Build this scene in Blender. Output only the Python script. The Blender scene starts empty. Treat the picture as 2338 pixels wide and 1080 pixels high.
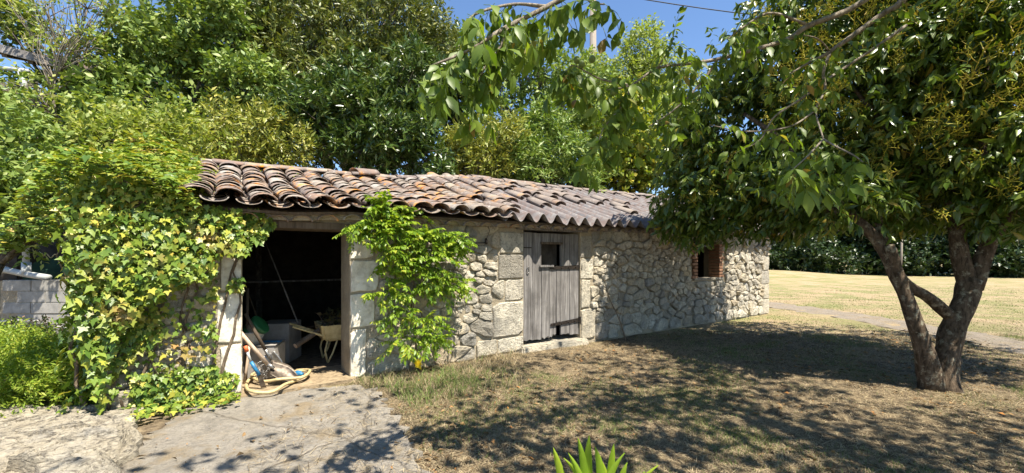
import bpy, bmesh, math, random
import numpy as np
from mathutils import Vector, Matrix, noise as mnoise

random.seed(7)
rng = np.random.default_rng(11)
R = math.radians
scene = bpy.context.scene

# ------------------------------------------------------------------ camera, sky, sun, exposure
FPX, CX, HORIZON, EYE = 950.0, 1169.0, 590.0, 1.35
cam_data = bpy.data.cameras.new('camera')
cam_data.sensor_width = 36.0
cam_data.lens = 36.0 * FPX / 2338.0
cam_data.shift_y = (HORIZON - 540.0) / 2338.0
cam_data.clip_start = 0.05
cam_data.clip_end = 2000
cam = bpy.data.objects.new('camera', cam_data)
scene.collection.objects.link(cam)
cam.location = (0, 0, EYE)
cam.rotation_euler = (R(90), 0, 0)
scene.camera = cam

SUN_EL, SUN_H = R(63), (0.72, -0.694)
world = bpy.data.worlds.new('World'); scene.world = world; world.use_nodes = True
wn = world.node_tree
sky = wn.nodes.new('ShaderNodeTexSky'); sky.sky_type = 'NISHITA'; sky.sun_disc = False
sky.sun_elevation = SUN_EL; sky.sun_rotation = math.atan2(SUN_H[0], SUN_H[1])
sky.air_density = 1.0; sky.dust_density = 0.0; sky.ozone_density = 6.0
wn.links.new(sky.outputs[0], wn.nodes['Background'].inputs['Color'])
wn.nodes['Background'].inputs['Strength'].default_value = 0.095
sun_data = bpy.data.lights.new('sun', 'SUN'); sun_data.energy = 5.0; sun_data.angle = R(0.55)
sun_data.color = (1.0, 0.93, 0.80)
sun = bpy.data.objects.new('sun', sun_data); scene.collection.objects.link(sun)
hl = math.hypot(*SUN_H)
to_sun = Vector((SUN_H[0] / hl * math.cos(SUN_EL), SUN_H[1] / hl * math.cos(SUN_EL), math.sin(SUN_EL)))
sun.rotation_euler = to_sun.to_track_quat('Z', 'Y').to_euler()
scene.view_settings.view_transform = 'Standard'
scene.view_settings.look = 'None'
scene.view_settings.gamma = 1.0
scene.view_settings.exposure = 1.28
scene.view_settings.use_curve_mapping = False
scene.cycles.use_denoising = True
scene.cycles.max_bounces = 8
scene.cycles.diffuse_bounces = 4
scene.cycles.transmission_bounces = 4
scene.cycles.sample_clamp_indirect = 8.0

COL = scene.collection

# ------------------------------------------------------------------ coordinate helpers
def P(x, y, d):
    """photo pixel (x, y) at distance d in front of the camera -> world point"""
    return Vector(((x - CX) / FPX * d, d, EYE - (y - HORIZON) / FPX * d))
C0 = Vector((-3.45, 3.53, 0)); U = Vector((0.8238, 0.5668, 0)); NB = Vector((-0.5668, 0.8238, 0))
def W(s, w, h):
    """shed coordinates: along the front wall, back from it, up"""
    return C0 + U * s + NB * w + Vector((0, 0, h))
def proj(p):
    return CX + FPX * p[0] / p[1], HORIZON - FPX * (p[2] - EYE) / p[1]
def s_at(x, w=0.0):
    a = (x - CX) / FPX
    cx_, cy_ = C0.x + NB.x * w, C0.y + NB.y * w
    return (a * cy_ - cx_) / (U.x - a * U.y)
def h_at(x, y, w=0.0):
    p = W(s_at(x, w), w, 0)
    return EYE - (y - HORIZON) / FPX * p.y

# ------------------------------------------------------------------ numpy value noise
def _hash(ix, iy, iz):
    n = (ix * 73856093) ^ (iy * 19349663) ^ (iz * 83492791)
    n = (n ^ (n >> 13)) * 1274126177
    n = n & 0x7fffffff
    return (n % 100003) / 100003.0
def vnoise(p, scale=1.0, seed=0):
    p = np.asarray(p, float) * scale + seed * 17.31
    i = np.floor(p).astype(np.int64); f = p - i
    f = f * f * (3 - 2 * f)
    r = 0
    for dx in (0, 1):
        for dy in (0, 1):
            for dz in (0, 1):
                wt = (f[..., 0] if dx else 1 - f[..., 0]) * (f[..., 1] if dy else 1 - f[..., 1]) * (f[..., 2] if dz else 1 - f[..., 2])
                r = r + wt * _hash(i[..., 0] + dx, i[..., 1] + dy, i[..., 2] + dz)
    return r
def fbm(p, scale=1.0, seed=0, oct=3):
    r, a, t = 0, 1.0, 0
    for k in range(oct):
        r = r + a * vnoise(p, scale * 2 ** k, seed + k * 3); t += a; a *= 0.5
    return r / t

# ------------------------------------------------------------------ materials
def new_mat(name):
    m = bpy.data.materials.new(name); m.use_nodes = True
    nt = m.node_tree
    for n in list(nt.nodes): nt.nodes.remove(n)
    out = nt.nodes.new('ShaderNodeOutputMaterial')
    return m, nt, out
def ramp(nt, stops, fac=None, interp='LINEAR'):
    r = nt.nodes.new('ShaderNodeValToRGB'); cr = r.color_ramp; cr.interpolation = interp
    while len(cr.elements) > 1: cr.elements.remove(cr.elements[-1])
    cr.elements[0].position = stops[0][0]; cr.elements[0].color = (*stops[0][1], 1)
    for pos, c in stops[1:]:
        e = cr.elements.new(pos); e.color = (*c, 1)
    if fac is not None: nt.links.new(fac, r.inputs[0])
    return r.outputs[0]
def noise_node(nt, scale, detail=5, rough=0.6, coord=None, dist=0.0):
    n = nt.nodes.new('ShaderNodeTexNoise'); n.inputs['Scale'].default_value = scale
    n.inputs['Detail'].default_value = detail; n.inputs['Roughness'].default_value = rough
    n.inputs['Distortion'].default_value = dist
    if coord is not None: nt.links.new(coord, n.inputs['Vector'])
    return n.outputs['Fac']
def geo_pos(nt):
    return nt.nodes.new('ShaderNodeNewGeometry').outputs['Position']
def obj_coord(nt):
    return nt.nodes.new('ShaderNodeTexCoord').outputs['Object']
def mixc(nt, fac, a, b, mode='MIX'):
    m = nt.nodes.new('ShaderNodeMix'); m.data_type = 'RGBA'; m.blend_type = mode
    for k, v in ((0, fac), (6, a), (7, b)):
        if hasattr(v, 'is_linked'): nt.links.new(v, m.inputs[k])
        elif k == 0: m.inputs[0].default_value = v
        else: m.inputs[k].default_value = (*v, 1)
    return m.outputs[2]
def maths(nt, op, a, b=None):
    m = nt.nodes.new('ShaderNodeMath'); m.operation = op
    for k, v in ((0, a), (1, b)):
        if v is None: continue
        if hasattr(v, 'is_linked'): nt.links.new(v, m.inputs[k])
        else: m.inputs[k].default_value = v
    return m.outputs[0]
def piece_random(nt):
    """random value for each piece, whether it is an object of its own or an island of a mesh"""
    g = nt.nodes.new('ShaderNodeNewGeometry'); o = nt.nodes.new('ShaderNodeObjectInfo')
    return maths(nt, 'FRACT', maths(nt, 'ADD', g.outputs['Random Per Island'], o.outputs['Random']))
def principled(nt, out, col, rough=0.85, spec=0.3, bump=None, bstr=0.4, bdist=0.01, metal=0.0):
    b = nt.nodes.new('ShaderNodeBsdfPrincipled')
    if hasattr(col, 'is_linked'): nt.links.new(col, b.inputs['Base Color'])
    else: b.inputs['Base Color'].default_value = (*col, 1)
    if hasattr(rough, 'is_linked'): nt.links.new(rough, b.inputs['Roughness'])
    else: b.inputs['Roughness'].default_value = rough
    b.inputs['Specular IOR Level'].default_value = spec
    b.inputs['Metallic'].default_value = metal
    if bump is not None:
        bn = nt.nodes.new('ShaderNodeBump'); bn.inputs['Strength'].default_value = bstr; bn.inputs['Distance'].default_value = bdist
        nt.links.new(bump, bn.inputs['Height']); nt.links.new(bn.outputs[0], b.inputs['Normal'])
    nt.links.new(b.outputs[0], out.inputs[0])
    return b
def simple_mat(name, c1, c2, scale=20, rough=0.8, spec=0.3, bstr=0.3, metal=0.0, stops=(0.35, 0.65), bdist=0.01, detail=5):
    m, nt, out = new_mat(name)
    n = noise_node(nt, scale, detail, 0.65, geo_pos(nt))
    principled(nt, out, ramp(nt, [(stops[0], c1), (stops[1], c2)], n), rough, spec, n, bstr, bdist, metal)
    return m
def leaf_mat(name, stops, trans=0.3, rough=0.4, spec=0.5, patch=None, tint=1.0):
    """stops: colours picked at random leaf by leaf; patch: (scale, colour, lo, hi) colour that some areas take"""
    m, nt, out = new_mat(name)
    rnd = piece_random(nt)
    col = ramp(nt, stops, rnd)
    if patch:
        pn = noise_node(nt, patch[0], 2, 0.5, geo_pos(nt))
        f = ramp(nt, [(patch[2], (0, 0, 0)), (patch[3], (1, 1, 1))], pn)
        f2 = maths(nt, 'MULTIPLY', f, ramp(nt, [(0.2, (0.2,) * 3), (0.8, (1,) * 3)], maths(nt, 'FRACT', maths(nt, 'MULTIPLY', rnd, 7.31))))
        col = mixc(nt, f2, col, patch[1])
    b = nt.nodes.new('ShaderNodeBsdfPrincipled')
    nt.links.new(col, b.inputs['Base Color']); b.inputs['Roughness'].default_value = rough
    b.inputs['Specular IOR Level'].default_value = spec
    t = nt.nodes.new('ShaderNodeBsdfTranslucent')
    tc = mixc(nt, 1.0, col, (1.25, 1.3, 0.45), 'MULTIPLY')
    nt.links.new(tc, t.inputs['Color'])
    mx = nt.nodes.new('ShaderNodeMixShader'); mx.inputs[0].default_value = trans
    nt.links.new(b.outputs[0], mx.inputs[1]); nt.links.new(t.outputs[0], mx.inputs[2])
    nt.links.new(mx.outputs[0], out.inputs[0])
    return m

def stone_material():
    m, nt, out = new_mat('limestone')
    pos = geo_pos(nt); rnd = piece_random(nt)
    base = ramp(nt, [(0.0, (0.56, 0.48, 0.35)), (0.3, (0.66, 0.60, 0.48)), (0.5, (0.48, 0.43, 0.35)), (0.7, (0.70, 0.64, 0.52)), (0.84, (0.56, 0.45, 0.30)), (0.92, (0.33, 0.30, 0.25)), (1.0, (0.40, 0.38, 0.345))], rnd)
    n1 = noise_node(nt, 5.0, 6, 0.65, pos)
    c = mixc(nt, ramp(nt, [(0.46, (0,) * 3), (0.70, (.9,) * 3)], n1), base, (0.33, 0.305, 0.26))
    n2 = noise_node(nt, 26.0, 6, 0.75, pos)
    c = mixc(nt, ramp(nt, [(0.49, (0,) * 3), (0.66, (0.8,) * 3)], n2), c, (0.15, 0.135, 0.11))
    n0 = noise_node(nt, 0.9, 3, 0.6, pos)
    c = mixc(nt, ramp(nt, [(0.50, (0,) * 3), (0.62, (0.6,) * 3)], n0), c, (0.24, 0.225, 0.195))
    n3 = noise_node(nt, 60, 4, 0.7, pos)
    h = maths(nt, 'ADD', maths(nt, 'MULTIPLY', n2, 0.8), maths(nt, 'MULTIPLY', n3, 0.4))
    principled(nt, out, c, 0.93, 0.15, h, 1.0, 0.05)
    return m
def mortar_material():
    m, nt, out = new_mat('lime_mortar')
    pos = geo_pos(nt)
    n1 = noise_node(nt, 2.2, 5, 0.6, pos); n2 = noise_node(nt, 35, 6, 0.7, pos)
    c = ramp(nt, [(0.3, (0.27, 0.225, 0.16)), (0.55, (0.42, 0.355, 0.255)), (0.75, (0.19, 0.165, 0.125))], n1)
    c = mixc(nt, ramp(nt, [(0.5, (0,) * 3), (0.75, (0.8,) * 3)], n2), c, (0.22, 0.19, 0.15))
    principled(nt, out, c, 0.95, 0.1, n2, 0.8, 0.03)
    return m
def tile_material():
    m, nt, out = new_mat('old_clay_tile')
    pos = geo_pos(nt); rnd = piece_random(nt)
    base = ramp(nt, [(0.0, (0.25, 0.165, 0.125)), (0.22, (0.20, 0.16, 0.14)), (0.42, (0.31, 0.26, 0.205)), (0.6, (0.16, 0.13, 0.12)), (0.78, (0.27, 0.19, 0.13)), (1.0, (0.36, 0.33, 0.295))], rnd)
    n1 = noise_node(nt, 7, 6, 0.7, pos)
    c = mixc(nt, ramp(nt, [(0.44, (0,) * 3), (0.60, (0.85,) * 3)], n1), base, (0.16, 0.13, 0.12))
    n2 = noise_node(nt, 14, 6, 0.7, pos)
    c = mixc(nt, ramp(nt, [(0.56, (0,) * 3), (0.66, (0.8,) * 3)], n2), c, (0.46, 0.44, 0.39))
    n3 = noise_node(nt, 3.4, 4, 0.6, pos)
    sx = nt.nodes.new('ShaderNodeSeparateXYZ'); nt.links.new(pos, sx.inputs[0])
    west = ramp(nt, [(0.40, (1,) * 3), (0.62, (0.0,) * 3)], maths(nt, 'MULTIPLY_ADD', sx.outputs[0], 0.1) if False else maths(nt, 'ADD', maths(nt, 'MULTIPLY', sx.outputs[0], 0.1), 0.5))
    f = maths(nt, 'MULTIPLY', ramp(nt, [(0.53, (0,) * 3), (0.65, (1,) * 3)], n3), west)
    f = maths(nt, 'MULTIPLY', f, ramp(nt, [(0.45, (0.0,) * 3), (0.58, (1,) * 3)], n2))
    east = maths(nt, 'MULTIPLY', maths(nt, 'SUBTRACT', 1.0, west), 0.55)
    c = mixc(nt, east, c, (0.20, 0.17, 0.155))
    c = mixc(nt, f, c, (0.62, 0.26, 0.03))
    n4 = noise_node(nt, 70, 4, 0.7, pos)
    c = mixc(nt, ramp(nt, [(0.55, (0,) * 3), (0.7, (0.6,) * 3)], n4), c, (0.13, 0.11, 0.10))
    h = maths(nt, 'ADD', n2, maths(nt, 'MULTIPLY', n4, 0.5))
    principled(nt, out, c, 0.92, 0.2, h, 0.5, 0.012)
    return m
def sheet_material():
    m, nt, out = new_mat('weathered_fibre_sheet')
    pos = geo_pos(nt)
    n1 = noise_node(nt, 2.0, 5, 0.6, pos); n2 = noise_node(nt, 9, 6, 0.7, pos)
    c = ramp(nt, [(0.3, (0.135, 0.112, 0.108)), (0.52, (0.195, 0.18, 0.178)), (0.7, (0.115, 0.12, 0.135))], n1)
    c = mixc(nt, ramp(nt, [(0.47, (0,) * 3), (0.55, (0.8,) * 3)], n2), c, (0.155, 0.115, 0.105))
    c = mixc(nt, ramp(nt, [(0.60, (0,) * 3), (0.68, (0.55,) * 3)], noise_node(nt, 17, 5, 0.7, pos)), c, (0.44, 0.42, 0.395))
    principled(nt, out, c, 0.85, 0.3, n2, 0.4, 0.01)
    return m
def wood_material(name, c1, c2, c3, scale=1.0, rough=0.85):
    m, nt, out = new_mat(name)
    tc = nt.nodes.new('ShaderNodeTexCoord'); mp = nt.nodes.new('ShaderNodeMapping')
    mp.inputs['Scale'].default_value = (26 * scale, 26 * scale, 1.3 * scale)
    nt.links.new(tc.outputs['Object'], mp.inputs[0])
    oi = nt.nodes.new('ShaderNodeObjectInfo')
    cmb = nt.nodes.new('ShaderNodeCombineXYZ')
    for k in range(3): nt.links.new(maths(nt, 'MULTIPLY', oi.outputs['Random'], 7.0 + 3 * k), cmb.inputs[k])
    nt.links.new(cmb.outputs[0], mp.inputs['Location'])
    n = noise_node(nt, 1.0, 7, 0.7, mp.outputs[0], 0.6)
    c = ramp(nt, [(0.28, c1), (0.5, c2), (0.72, c3)], n)
    n2 = noise_node(nt, 4.0, 4, 0.6, geo_pos(nt))
    c = mixc(nt, ramp(nt, [(0.5, (0,) * 3), (0.75, (0.55,) * 3)], n2), c, c1)
    principled(nt, out, c, rough, 0.2, n, 0.7, 0.01)
    return m
def bark_material(name, c1, c2, lichen=None):
    m, nt, out = new_mat(name)
    pos = geo_pos(nt)
    mp = nt.nodes.new('ShaderNodeMapping'); mp.inputs['Scale'].default_value = (1, 1, 0.35); nt.links.new(pos, mp.inputs[0])
    n = noise_node(nt, 30, 6, 0.7, mp.outputs[0], 0.4)
    c = ramp(nt, [(0.35, c1), (0.62, c2)], n)
    if lichen:
        n2 = noise_node(nt, 13, 5, 0.7, pos)
        c = mixc(nt, ramp(nt, [(0.54, (0,) * 3), (0.64, (0.8,) * 3)], n2), c, lichen)
    principled(nt, out, c, 0.92, 0.15, n, 0.9, 0.03)
    return m
def attr_mat(name, attr='tint', rough=0.7, trans=0.25):
    m, nt, out = new_mat(name)
    a = nt.nodes.new('ShaderNodeAttribute'); a.attribute_name = attr
    b = nt.nodes.new('ShaderNodeBsdfPrincipled'); nt.links.new(a.outputs['Color'], b.inputs['Base Color'])
    b.inputs['Roughness'].default_value = rough; b.inputs['Specular IOR Level'].default_value = 0.2
    t = nt.nodes.new('ShaderNodeBsdfTranslucent'); nt.links.new(a.outputs['Color'], t.inputs['Color'])
    mx = nt.nodes.new('ShaderNodeMixShader'); mx.inputs[0].default_value = trans
    nt.links.new(b.outputs[0], mx.inputs[1]); nt.links.new(t.outputs[0], mx.inputs[2]); nt.links.new(mx.outputs[0], out.inputs[0])
    return m

M = {}
M['stone'] = stone_material()
M['mortar'] = mortar_material()
M['plaster'] = simple_mat('old_lime_render', (0.46, 0.41, 0.33), (0.72, 0.67, 0.57), 11, 0.93, 0.15, 0.7, stops=(0.32, 0.55), bdist=0.02, detail=7)
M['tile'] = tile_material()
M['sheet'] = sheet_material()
M['grey_wood'] = wood_material('weathered_grey_planks', (0.055, 0.05, 0.047), (0.18, 0.168, 0.16), (0.36, 0.34, 0.325))
M['brown_wood'] = wood_material('old_brown_timber', (0.05, 0.036, 0.025), (0.12, 0.09, 0.065), (0.19, 0.15, 0.11))
M['pale_wood'] = wood_material('pale_ash_handle', (0.36, 0.25, 0.17), (0.52, 0.40, 0.30), (0.60, 0.50, 0.40), 1.0, 0.6)
M['iron'] = simple_mat('black_iron', (0.018, 0.016, 0.015), (0.06, 0.045, 0.035), 40, 0.6, 0.4, 0.3, 0.6)
M['steel'] = simple_mat('worn_steel', (0.20, 0.19, 0.18), (0.42, 0.41, 0.40), 30, 0.42, 0.5, 0.15, 0.8)
M['dark_steel'] = simple_mat('dark_blade_steel', (0.06, 0.045, 0.035), (0.17, 0.14, 0.11), 25, 0.5, 0.4, 0.2, 0.6)
M['brick'] = simple_mat('red_brick', (0.20, 0.10, 0.06), (0.30, 0.18, 0.115), 14, 0.92, 0.15, 0.5)
M['concrete'] = simple_mat('concrete_block', (0.27, 0.26, 0.24), (0.40, 0.38, 0.35), 9, 0.93, 0.15, 0.4)
M['white_plastic'] = simple_mat('white_plastic', (0.34, 0.33, 0.30), (0.66, 0.65, 0.62), 12, 0.55, 0.4, 0.03)
M['grey_plastic'] = simple_mat('grey_plastic_pipe', (0.34, 0.35, 0.34), (0.46, 0.47, 0.45), 6, 0.5, 0.4, 0.05)
M['green_plastic'] = simple_mat('green_plastic', (0.02, 0.11, 0.04), (0.03, 0.16, 0.055), 8, 0.4, 0.5, 0.03)
M['blue_plastic'] = simple_mat('blue_plastic', (0.03, 0.10, 0.20), (0.01, 0.20, 0.42), 30, 0.45, 0.5, 0.03)
M['red_plastic'] = simple_mat('red_plastic', (0.55, 0.09, 0.03), (0.65, 0.15, 0.05), 8, 0.5, 0.4, 0.03)
M['hose'] = simple_mat('pale_yellow_hose', (0.34, 0.26, 0.13), (0.60, 0.48, 0.25), 22, 0.5, 0.4, 0.05)
M['cream_metal'] = simple_mat('cream_painted_metal', (0.44, 0.33, 0.14), (0.68, 0.54, 0.27), 10, 0.6, 0.35, 0.1)
M['tarp'] = simple_mat('dark_green_tarpaulin', (0.015, 0.035, 0.022), (0.03, 0.06, 0.035), 5, 0.9, 0.1, 0.2)
M['card'] = simple_mat('dull_grey_box', (0.26, 0.24, 0.22), (0.36, 0.33, 0.30), 8, 0.9, 0.15, 0.2)
M['near_black'] = simple_mat('dark_inner_wall', (0.03, 0.026, 0.022), (0.07, 0.06, 0.05), 6, 0.95, 0.1, 0.5)  # near-black: the dimness of the interiors is put into this wall colour
M['privet_bark'] = bark_material('privet_bark', (0.04, 0.028, 0.018), (0.15, 0.108, 0.074), (0.33, 0.30, 0.22))
M['bark'] = bark_material('tree_bark', (0.06, 0.05, 0.04), (0.17, 0.145, 0.12), (0.26, 0.25, 0.21))
M['walnut_bark'] = bark_material('walnut_bark', (0.15, 0.12, 0.09), (0.36, 0.31, 0.25))
M['ivy_stem'] = bark_material('ivy_stem', (0.10, 0.07, 0.045), (0.22, 0.17, 0.12))
M['cable'] = simple_mat('black_cable', (0.02, 0.02, 0.02), (0.04, 0.04, 0.04), 5, 0.6, 0.3, 0.0)
M['pole_wood'] = wood_material('utility_pole_wood', (0.16, 0.13, 0.10), (0.26, 0.22, 0.18), (0.34, 0.30, 0.25), 0.5)

# ------------------------------------------------------------------ object helpers
def tag(o, label=None, cat=None, group=None, kind=None):
    if label: o['label'] = label
    if cat: o['category'] = cat
    if group: o['group'] = group
    if kind: o['kind'] = kind
    return o
def empty(name, loc=(0, 0, 0), label=None, cat=None, group=None):
    o = bpy.data.objects.new(name, None); COL.objects.link(o); o.location = loc
    o.empty_display_size = 0.1
    return tag(o, label, cat, group)
def link(name, me, parent=None, mat=None, loc=None, rot=None, scl=None):
    o = bpy.data.objects.new(name, me); COL.objects.link(o)
    if mat is not None and len(me.materials) == 0: me.materials.append(mat)
    if parent is not None:
        o.parent = parent
        # parents here are never rotated or scaled: keep world coordinates
        off = Vector((0, 0, 0)); q = parent
        while q is not None:
            off += Vector(q.location); q = q.parent
        o.location = (Vector(loc) if loc is not None else Vector((0, 0, 0))) - off
    elif loc is not None: o.location = loc
    if rot is not None: o.rotation_euler = rot
    if scl is not None: o.scale = scl
    return o
def mesh_np(name, V, F, smooth=False, mats=(), mat_idx=None):
    """V: (n,3); F: (m,k) array with uniform k, or a list of such arrays"""
    if not isinstance(F, list): F = [F]
    F = [np.asarray(f, np.int32) for f in F if len(f)]
    me = bpy.data.meshes.new(name)
    V = np.asarray(V, np.float32)
    me.vertices.add(len(V)); me.vertices.foreach_set('co', V.ravel())
    nl = sum(f.size for f in F); nf = sum(len(f) for f in F)
    me.loops.add(nl); me.polygons.add(nf)
    me.loops.foreach_set('vertex_index', np.concatenate([f.ravel() for f in F]))
    tot = np.concatenate([np.full(len(f), f.shape[1], np.int32) for f in F])
    start = np.concatenate([[0], np.cumsum(tot)[:-1]]).astype(np.int32)
    me.polygons.foreach_set('loop_start', start)
    if smooth: me.polygons.foreach_set('use_smooth', np.ones(nf, bool))
    for m in mats: me.materials.append(m)
    if mat_idx is not None: me.polygons.foreach_set('material_index', np.asarray(mat_idx, np.int32))
    me.update(calc_edges=True)
    return me
class MB:
    """collects shapes into one mesh"""
    def __init__(self): self.v = []; self.f = []; self.n = 0
    def add(self, V, F):
        V = [tuple(p) for p in V]
        self.v += V; self.f += [tuple(i + self.n for i in f) for f in F]; self.n += len(V); return self
    def box(self, a, b):
        x0, y0, z0 = a; x1, y1, z1 = b
        return self.add([(x0,y0,z0),(x1,y0,z0),(x1,y1,z0),(x0,y1,z0),(x0,y0,z1),(x1,y0,z1),(x1,y1,z1),(x0,y1,z1)],
                        [(0,3,2,1),(4,5,6,7),(0,1,5,4),(1,2,6,5),(2,3,7,6),(3,0,4,7)])
    def hexa(self, pts):
        return self.add(pts, [(0,3,2,1),(4,5,6,7),(0,1,5,4),(1,2,6,5),(2,3,7,6),(3,0,4,7)])
    def tube(self, pts, rad, seg=8, cap=True, wob=0.0, seed=0):
        pts = [Vector(p) for p in pts]; n = len(pts)
        if not hasattr(rad, '__len__'): rad = [rad] * n
        base = self.n; V = []; prev = None
        for i, p in enumerate(pts):
            d = (pts[min(i + 1, n - 1)] - pts[max(i - 1, 0)]).normalized()
            if prev is None: a = d.orthogonal().normalized()
            else:
                a = prev - d * prev.dot(d)
                a = a.normalized() if a.length > 1e-6 else d.orthogonal().normalized()
            prev = a; b = d.cross(a)
            for k in range(seg):
                t = 2 * math.pi * k / seg
                r = rad[i]
                if wob: r *= 1 + wob * (mnoise.noise(Vector((math.cos(t) * 1.5, math.sin(t) * 1.5, i * 0.35 + seed))) )
                V.append(p + (a * math.cos(t) + b * math.sin(t)) * r)
        F = [(i * seg + k, i * seg + (k + 1) % seg, (i + 1) * seg + (k + 1) % seg, (i + 1) * seg + k) for i in range(n - 1) for k in range(seg)]
        if cap: F += [tuple(reversed(range(seg))), tuple((n - 1) * seg + k for k in range(seg))]
        return self.add(V, F)
    def lathe(self, prof, seg=20, c=(0, 0, 0)):
        V = []; n = len(prof)
        for r, z in prof:
            for k in range(seg):
                t = 2 * math.pi * k / seg; V.append((c[0] + r * math.cos(t), c[1] + r * math.sin(t), c[2] + z))
        F = [(i * seg + k, i * seg + (k + 1) % seg, (i + 1) * seg + (k + 1) % seg, (i + 1) * seg + k) for i in range(n - 1) for k in range(seg)]
        return self.add(V, F)
    def mesh(self, name, mat=None, smooth=False, bevel=0.0):
        me = bpy.data.meshes.new(name); me.from_pydata(self.v, [], self.f)
        if bevel:
            bm = bmesh.new(); bm.from_mesh(me)
            bmesh.ops.bevel(bm, geom=list(bm.edges), offset=bevel, segments=2, affect='EDGES', clamp_overlap=True)
            bm.to_mesh(me); bm.free()
        if mat is not None: me.materials.append(mat)
        if smooth: me.polygons.foreach_set('use_smooth', [True] * len(me.polygons))
        me.update(); return me
    def build(self, name, mat, parent=None, smooth=False, bevel=0.0, **k):
        return link(name, self.mesh(name, mat, smooth, bevel), parent, **k)
def spline(pts, n):
    """Catmull-Rom through points (with any extra components)"""
    pts = [np.array(p, float) for p in pts]
    pts = [2 * pts[0] - pts[1]] + pts + [2 * pts[-1] - pts[-2]]
    out = []
    m = len(pts) - 3
    for i in range(n):
        t = i / (n - 1) * m; k = min(int(t), m - 1); t -= k
        a, b, c, d = pts[k:k + 4]
        out.append(0.5 * ((2 * b) + (c - a) * t + (2 * a - 5 * b + 4 * c - d) * t * t + (3 * b - a - 3 * c + d) * t ** 3))
    return out

# ------------------------------------------------------------------ leaves
def leaf_template(kind):
    if kind == 'oval':        # 4 triangles
        V = [(0,0,0),(-0.27,0.42,0.05),(0,0.5,-0.03),(0.27,0.42,0.05),(0,1,-0.08)]
    elif kind == 'lance':
        V = [(0,0,0),(-0.15,0.42,0.03),(0,0.5,-0.02),(0.15,0.42,0.03),(0,1,-0.07)]
    elif kind == 'round':
        V = [(0,0,0),(-0.36,0.5,0.06),(0,0.5,-0.03),(0.36,0.5,0.06),(0,1,-0.08)]
    elif kind == 'ivy':
        V = [(0,0.02,0.02),(-0.16,-0.14,0.02),(-0.36,-0.10,-0.02),(-0.30,0.12,0.05),(-0.52,0.30,-0.03),(-0.24,0.46,0.04),(0,1.0,-0.12),(0.24,0.46,0.04),(0.52,0.30,-0.03),(0.30,0.12,0.05),(0.36,-0.10,-0.02),(0.16,-0.14,0.02),(0,0.34,0.0)]
        return np.array(V), np.array([(12,k,(k+1)%12) for k in range(12)])
    elif kind == 'drop':      # long drooping leaf, 8 triangles
        V = [(0,0,0),(-0.13,0.28,0.04),(0,0.3,-0.01),(0.13,0.28,0.04),(-0.15,0.6,-0.01),(0,0.62,-0.06),(0.15,0.6,-0.01),(0,1,-0.22)]
        return np.array(V), np.array([(0,2,1),(0,3,2),(1,2,4),(2,5,4),(2,3,5),(3,6,5),(4,5,7),(5,6,7)])
    elif kind == 'walnut':
        V = [(0,0,0),(-0.16,0.22,0.05),(0,0.26,0.0),(0.16,0.22,0.05),(-0.22,0.56,0.02),(0,0.6,-0.05),(0.22,0.56,0.02),(0,1,-0.20)]
        return np.array(V), np.array([(0,2,1),(0,3,2),(1,2,4),(2,5,4),(2,3,5),(3,6,5),(4,5,7),(5,6,7)])
    return np.array(V), np.array([(0,2,1),(0,3,2),(1,2,4),(2,3,4)])
def basis(y, up):
    """rotation matrices (n,3,3) whose columns are x, y, z with y given and z close to up"""
    y = y / np.linalg.norm(y, axis=1, keepdims=True)
    z = up - y * np.sum(up * y, axis=1, keepdims=True)
    z /= np.linalg.norm(z, axis=1, keepdims=True) + 1e-9
    x = np.cross(y, z)
    return np.stack([x, y, z], axis=2)
def stamp(tv, tf, B, loc, size):
    n = len(loc); k = len(tv)
    V = np.einsum('nij,kj->nki', B, tv) * np.asarray(size).reshape(-1, 1, 1) + loc[:, None, :]
    F = tf[None] + (np.arange(n) * k)[:, None, None]
    return V.reshape(-1, 3), F.reshape(-1, tf.shape[1])
def unit(n):
    v = rng.normal(size=(n, 3)); return v / np.linalg.norm(v, axis=1, keepdims=True)
def sprigs(pts, dirs, kind, size, nl=8, twig=0.22, spread=0.9, updir=0.6):
    """leafy shoots: nl leaves set alternately along each twig"""
    K = len(pts)
    t = np.tile((np.arange(nl) + 0.5) / nl, K)
    base = np.repeat(pts, nl, 0); d = np.repeat(dirs, nl, 0)
    d = d / np.linalg.norm(d, axis=1, keepdims=True)
    tw = np.repeat(twig * (0.7 + 0.6 * rng.random(K)), nl)
    loc = base + d * (t * tw)[:, None]
    side = np.cross(d, np.repeat(unit(K), nl, 0)); side /= np.linalg.norm(side, axis=1, keepdims=True) + 1e-9
    sgn = np.where(np.tile(np.arange(nl) % 2, K) == 0, 1.0, -1.0)[:, None]
    y = d * (0.35 + 0.5 * t)[:, None] + side * sgn * spread + 0.35 * rng.normal(size=(K * nl, 3))
    y[:, 2] -= 0.08
    up = np.array([0, 0, updir]) + np.array([to_sun.x, to_sun.y, 0]) * 0.35 + 0.55 * rng.normal(size=(K * nl, 3))
    sz = size * (0.65 + 0.6 * rng.random(K * nl))
    tv, tf = leaf_template(kind)
    return stamp(tv, tf, basis(y, up), loc, sz)
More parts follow.
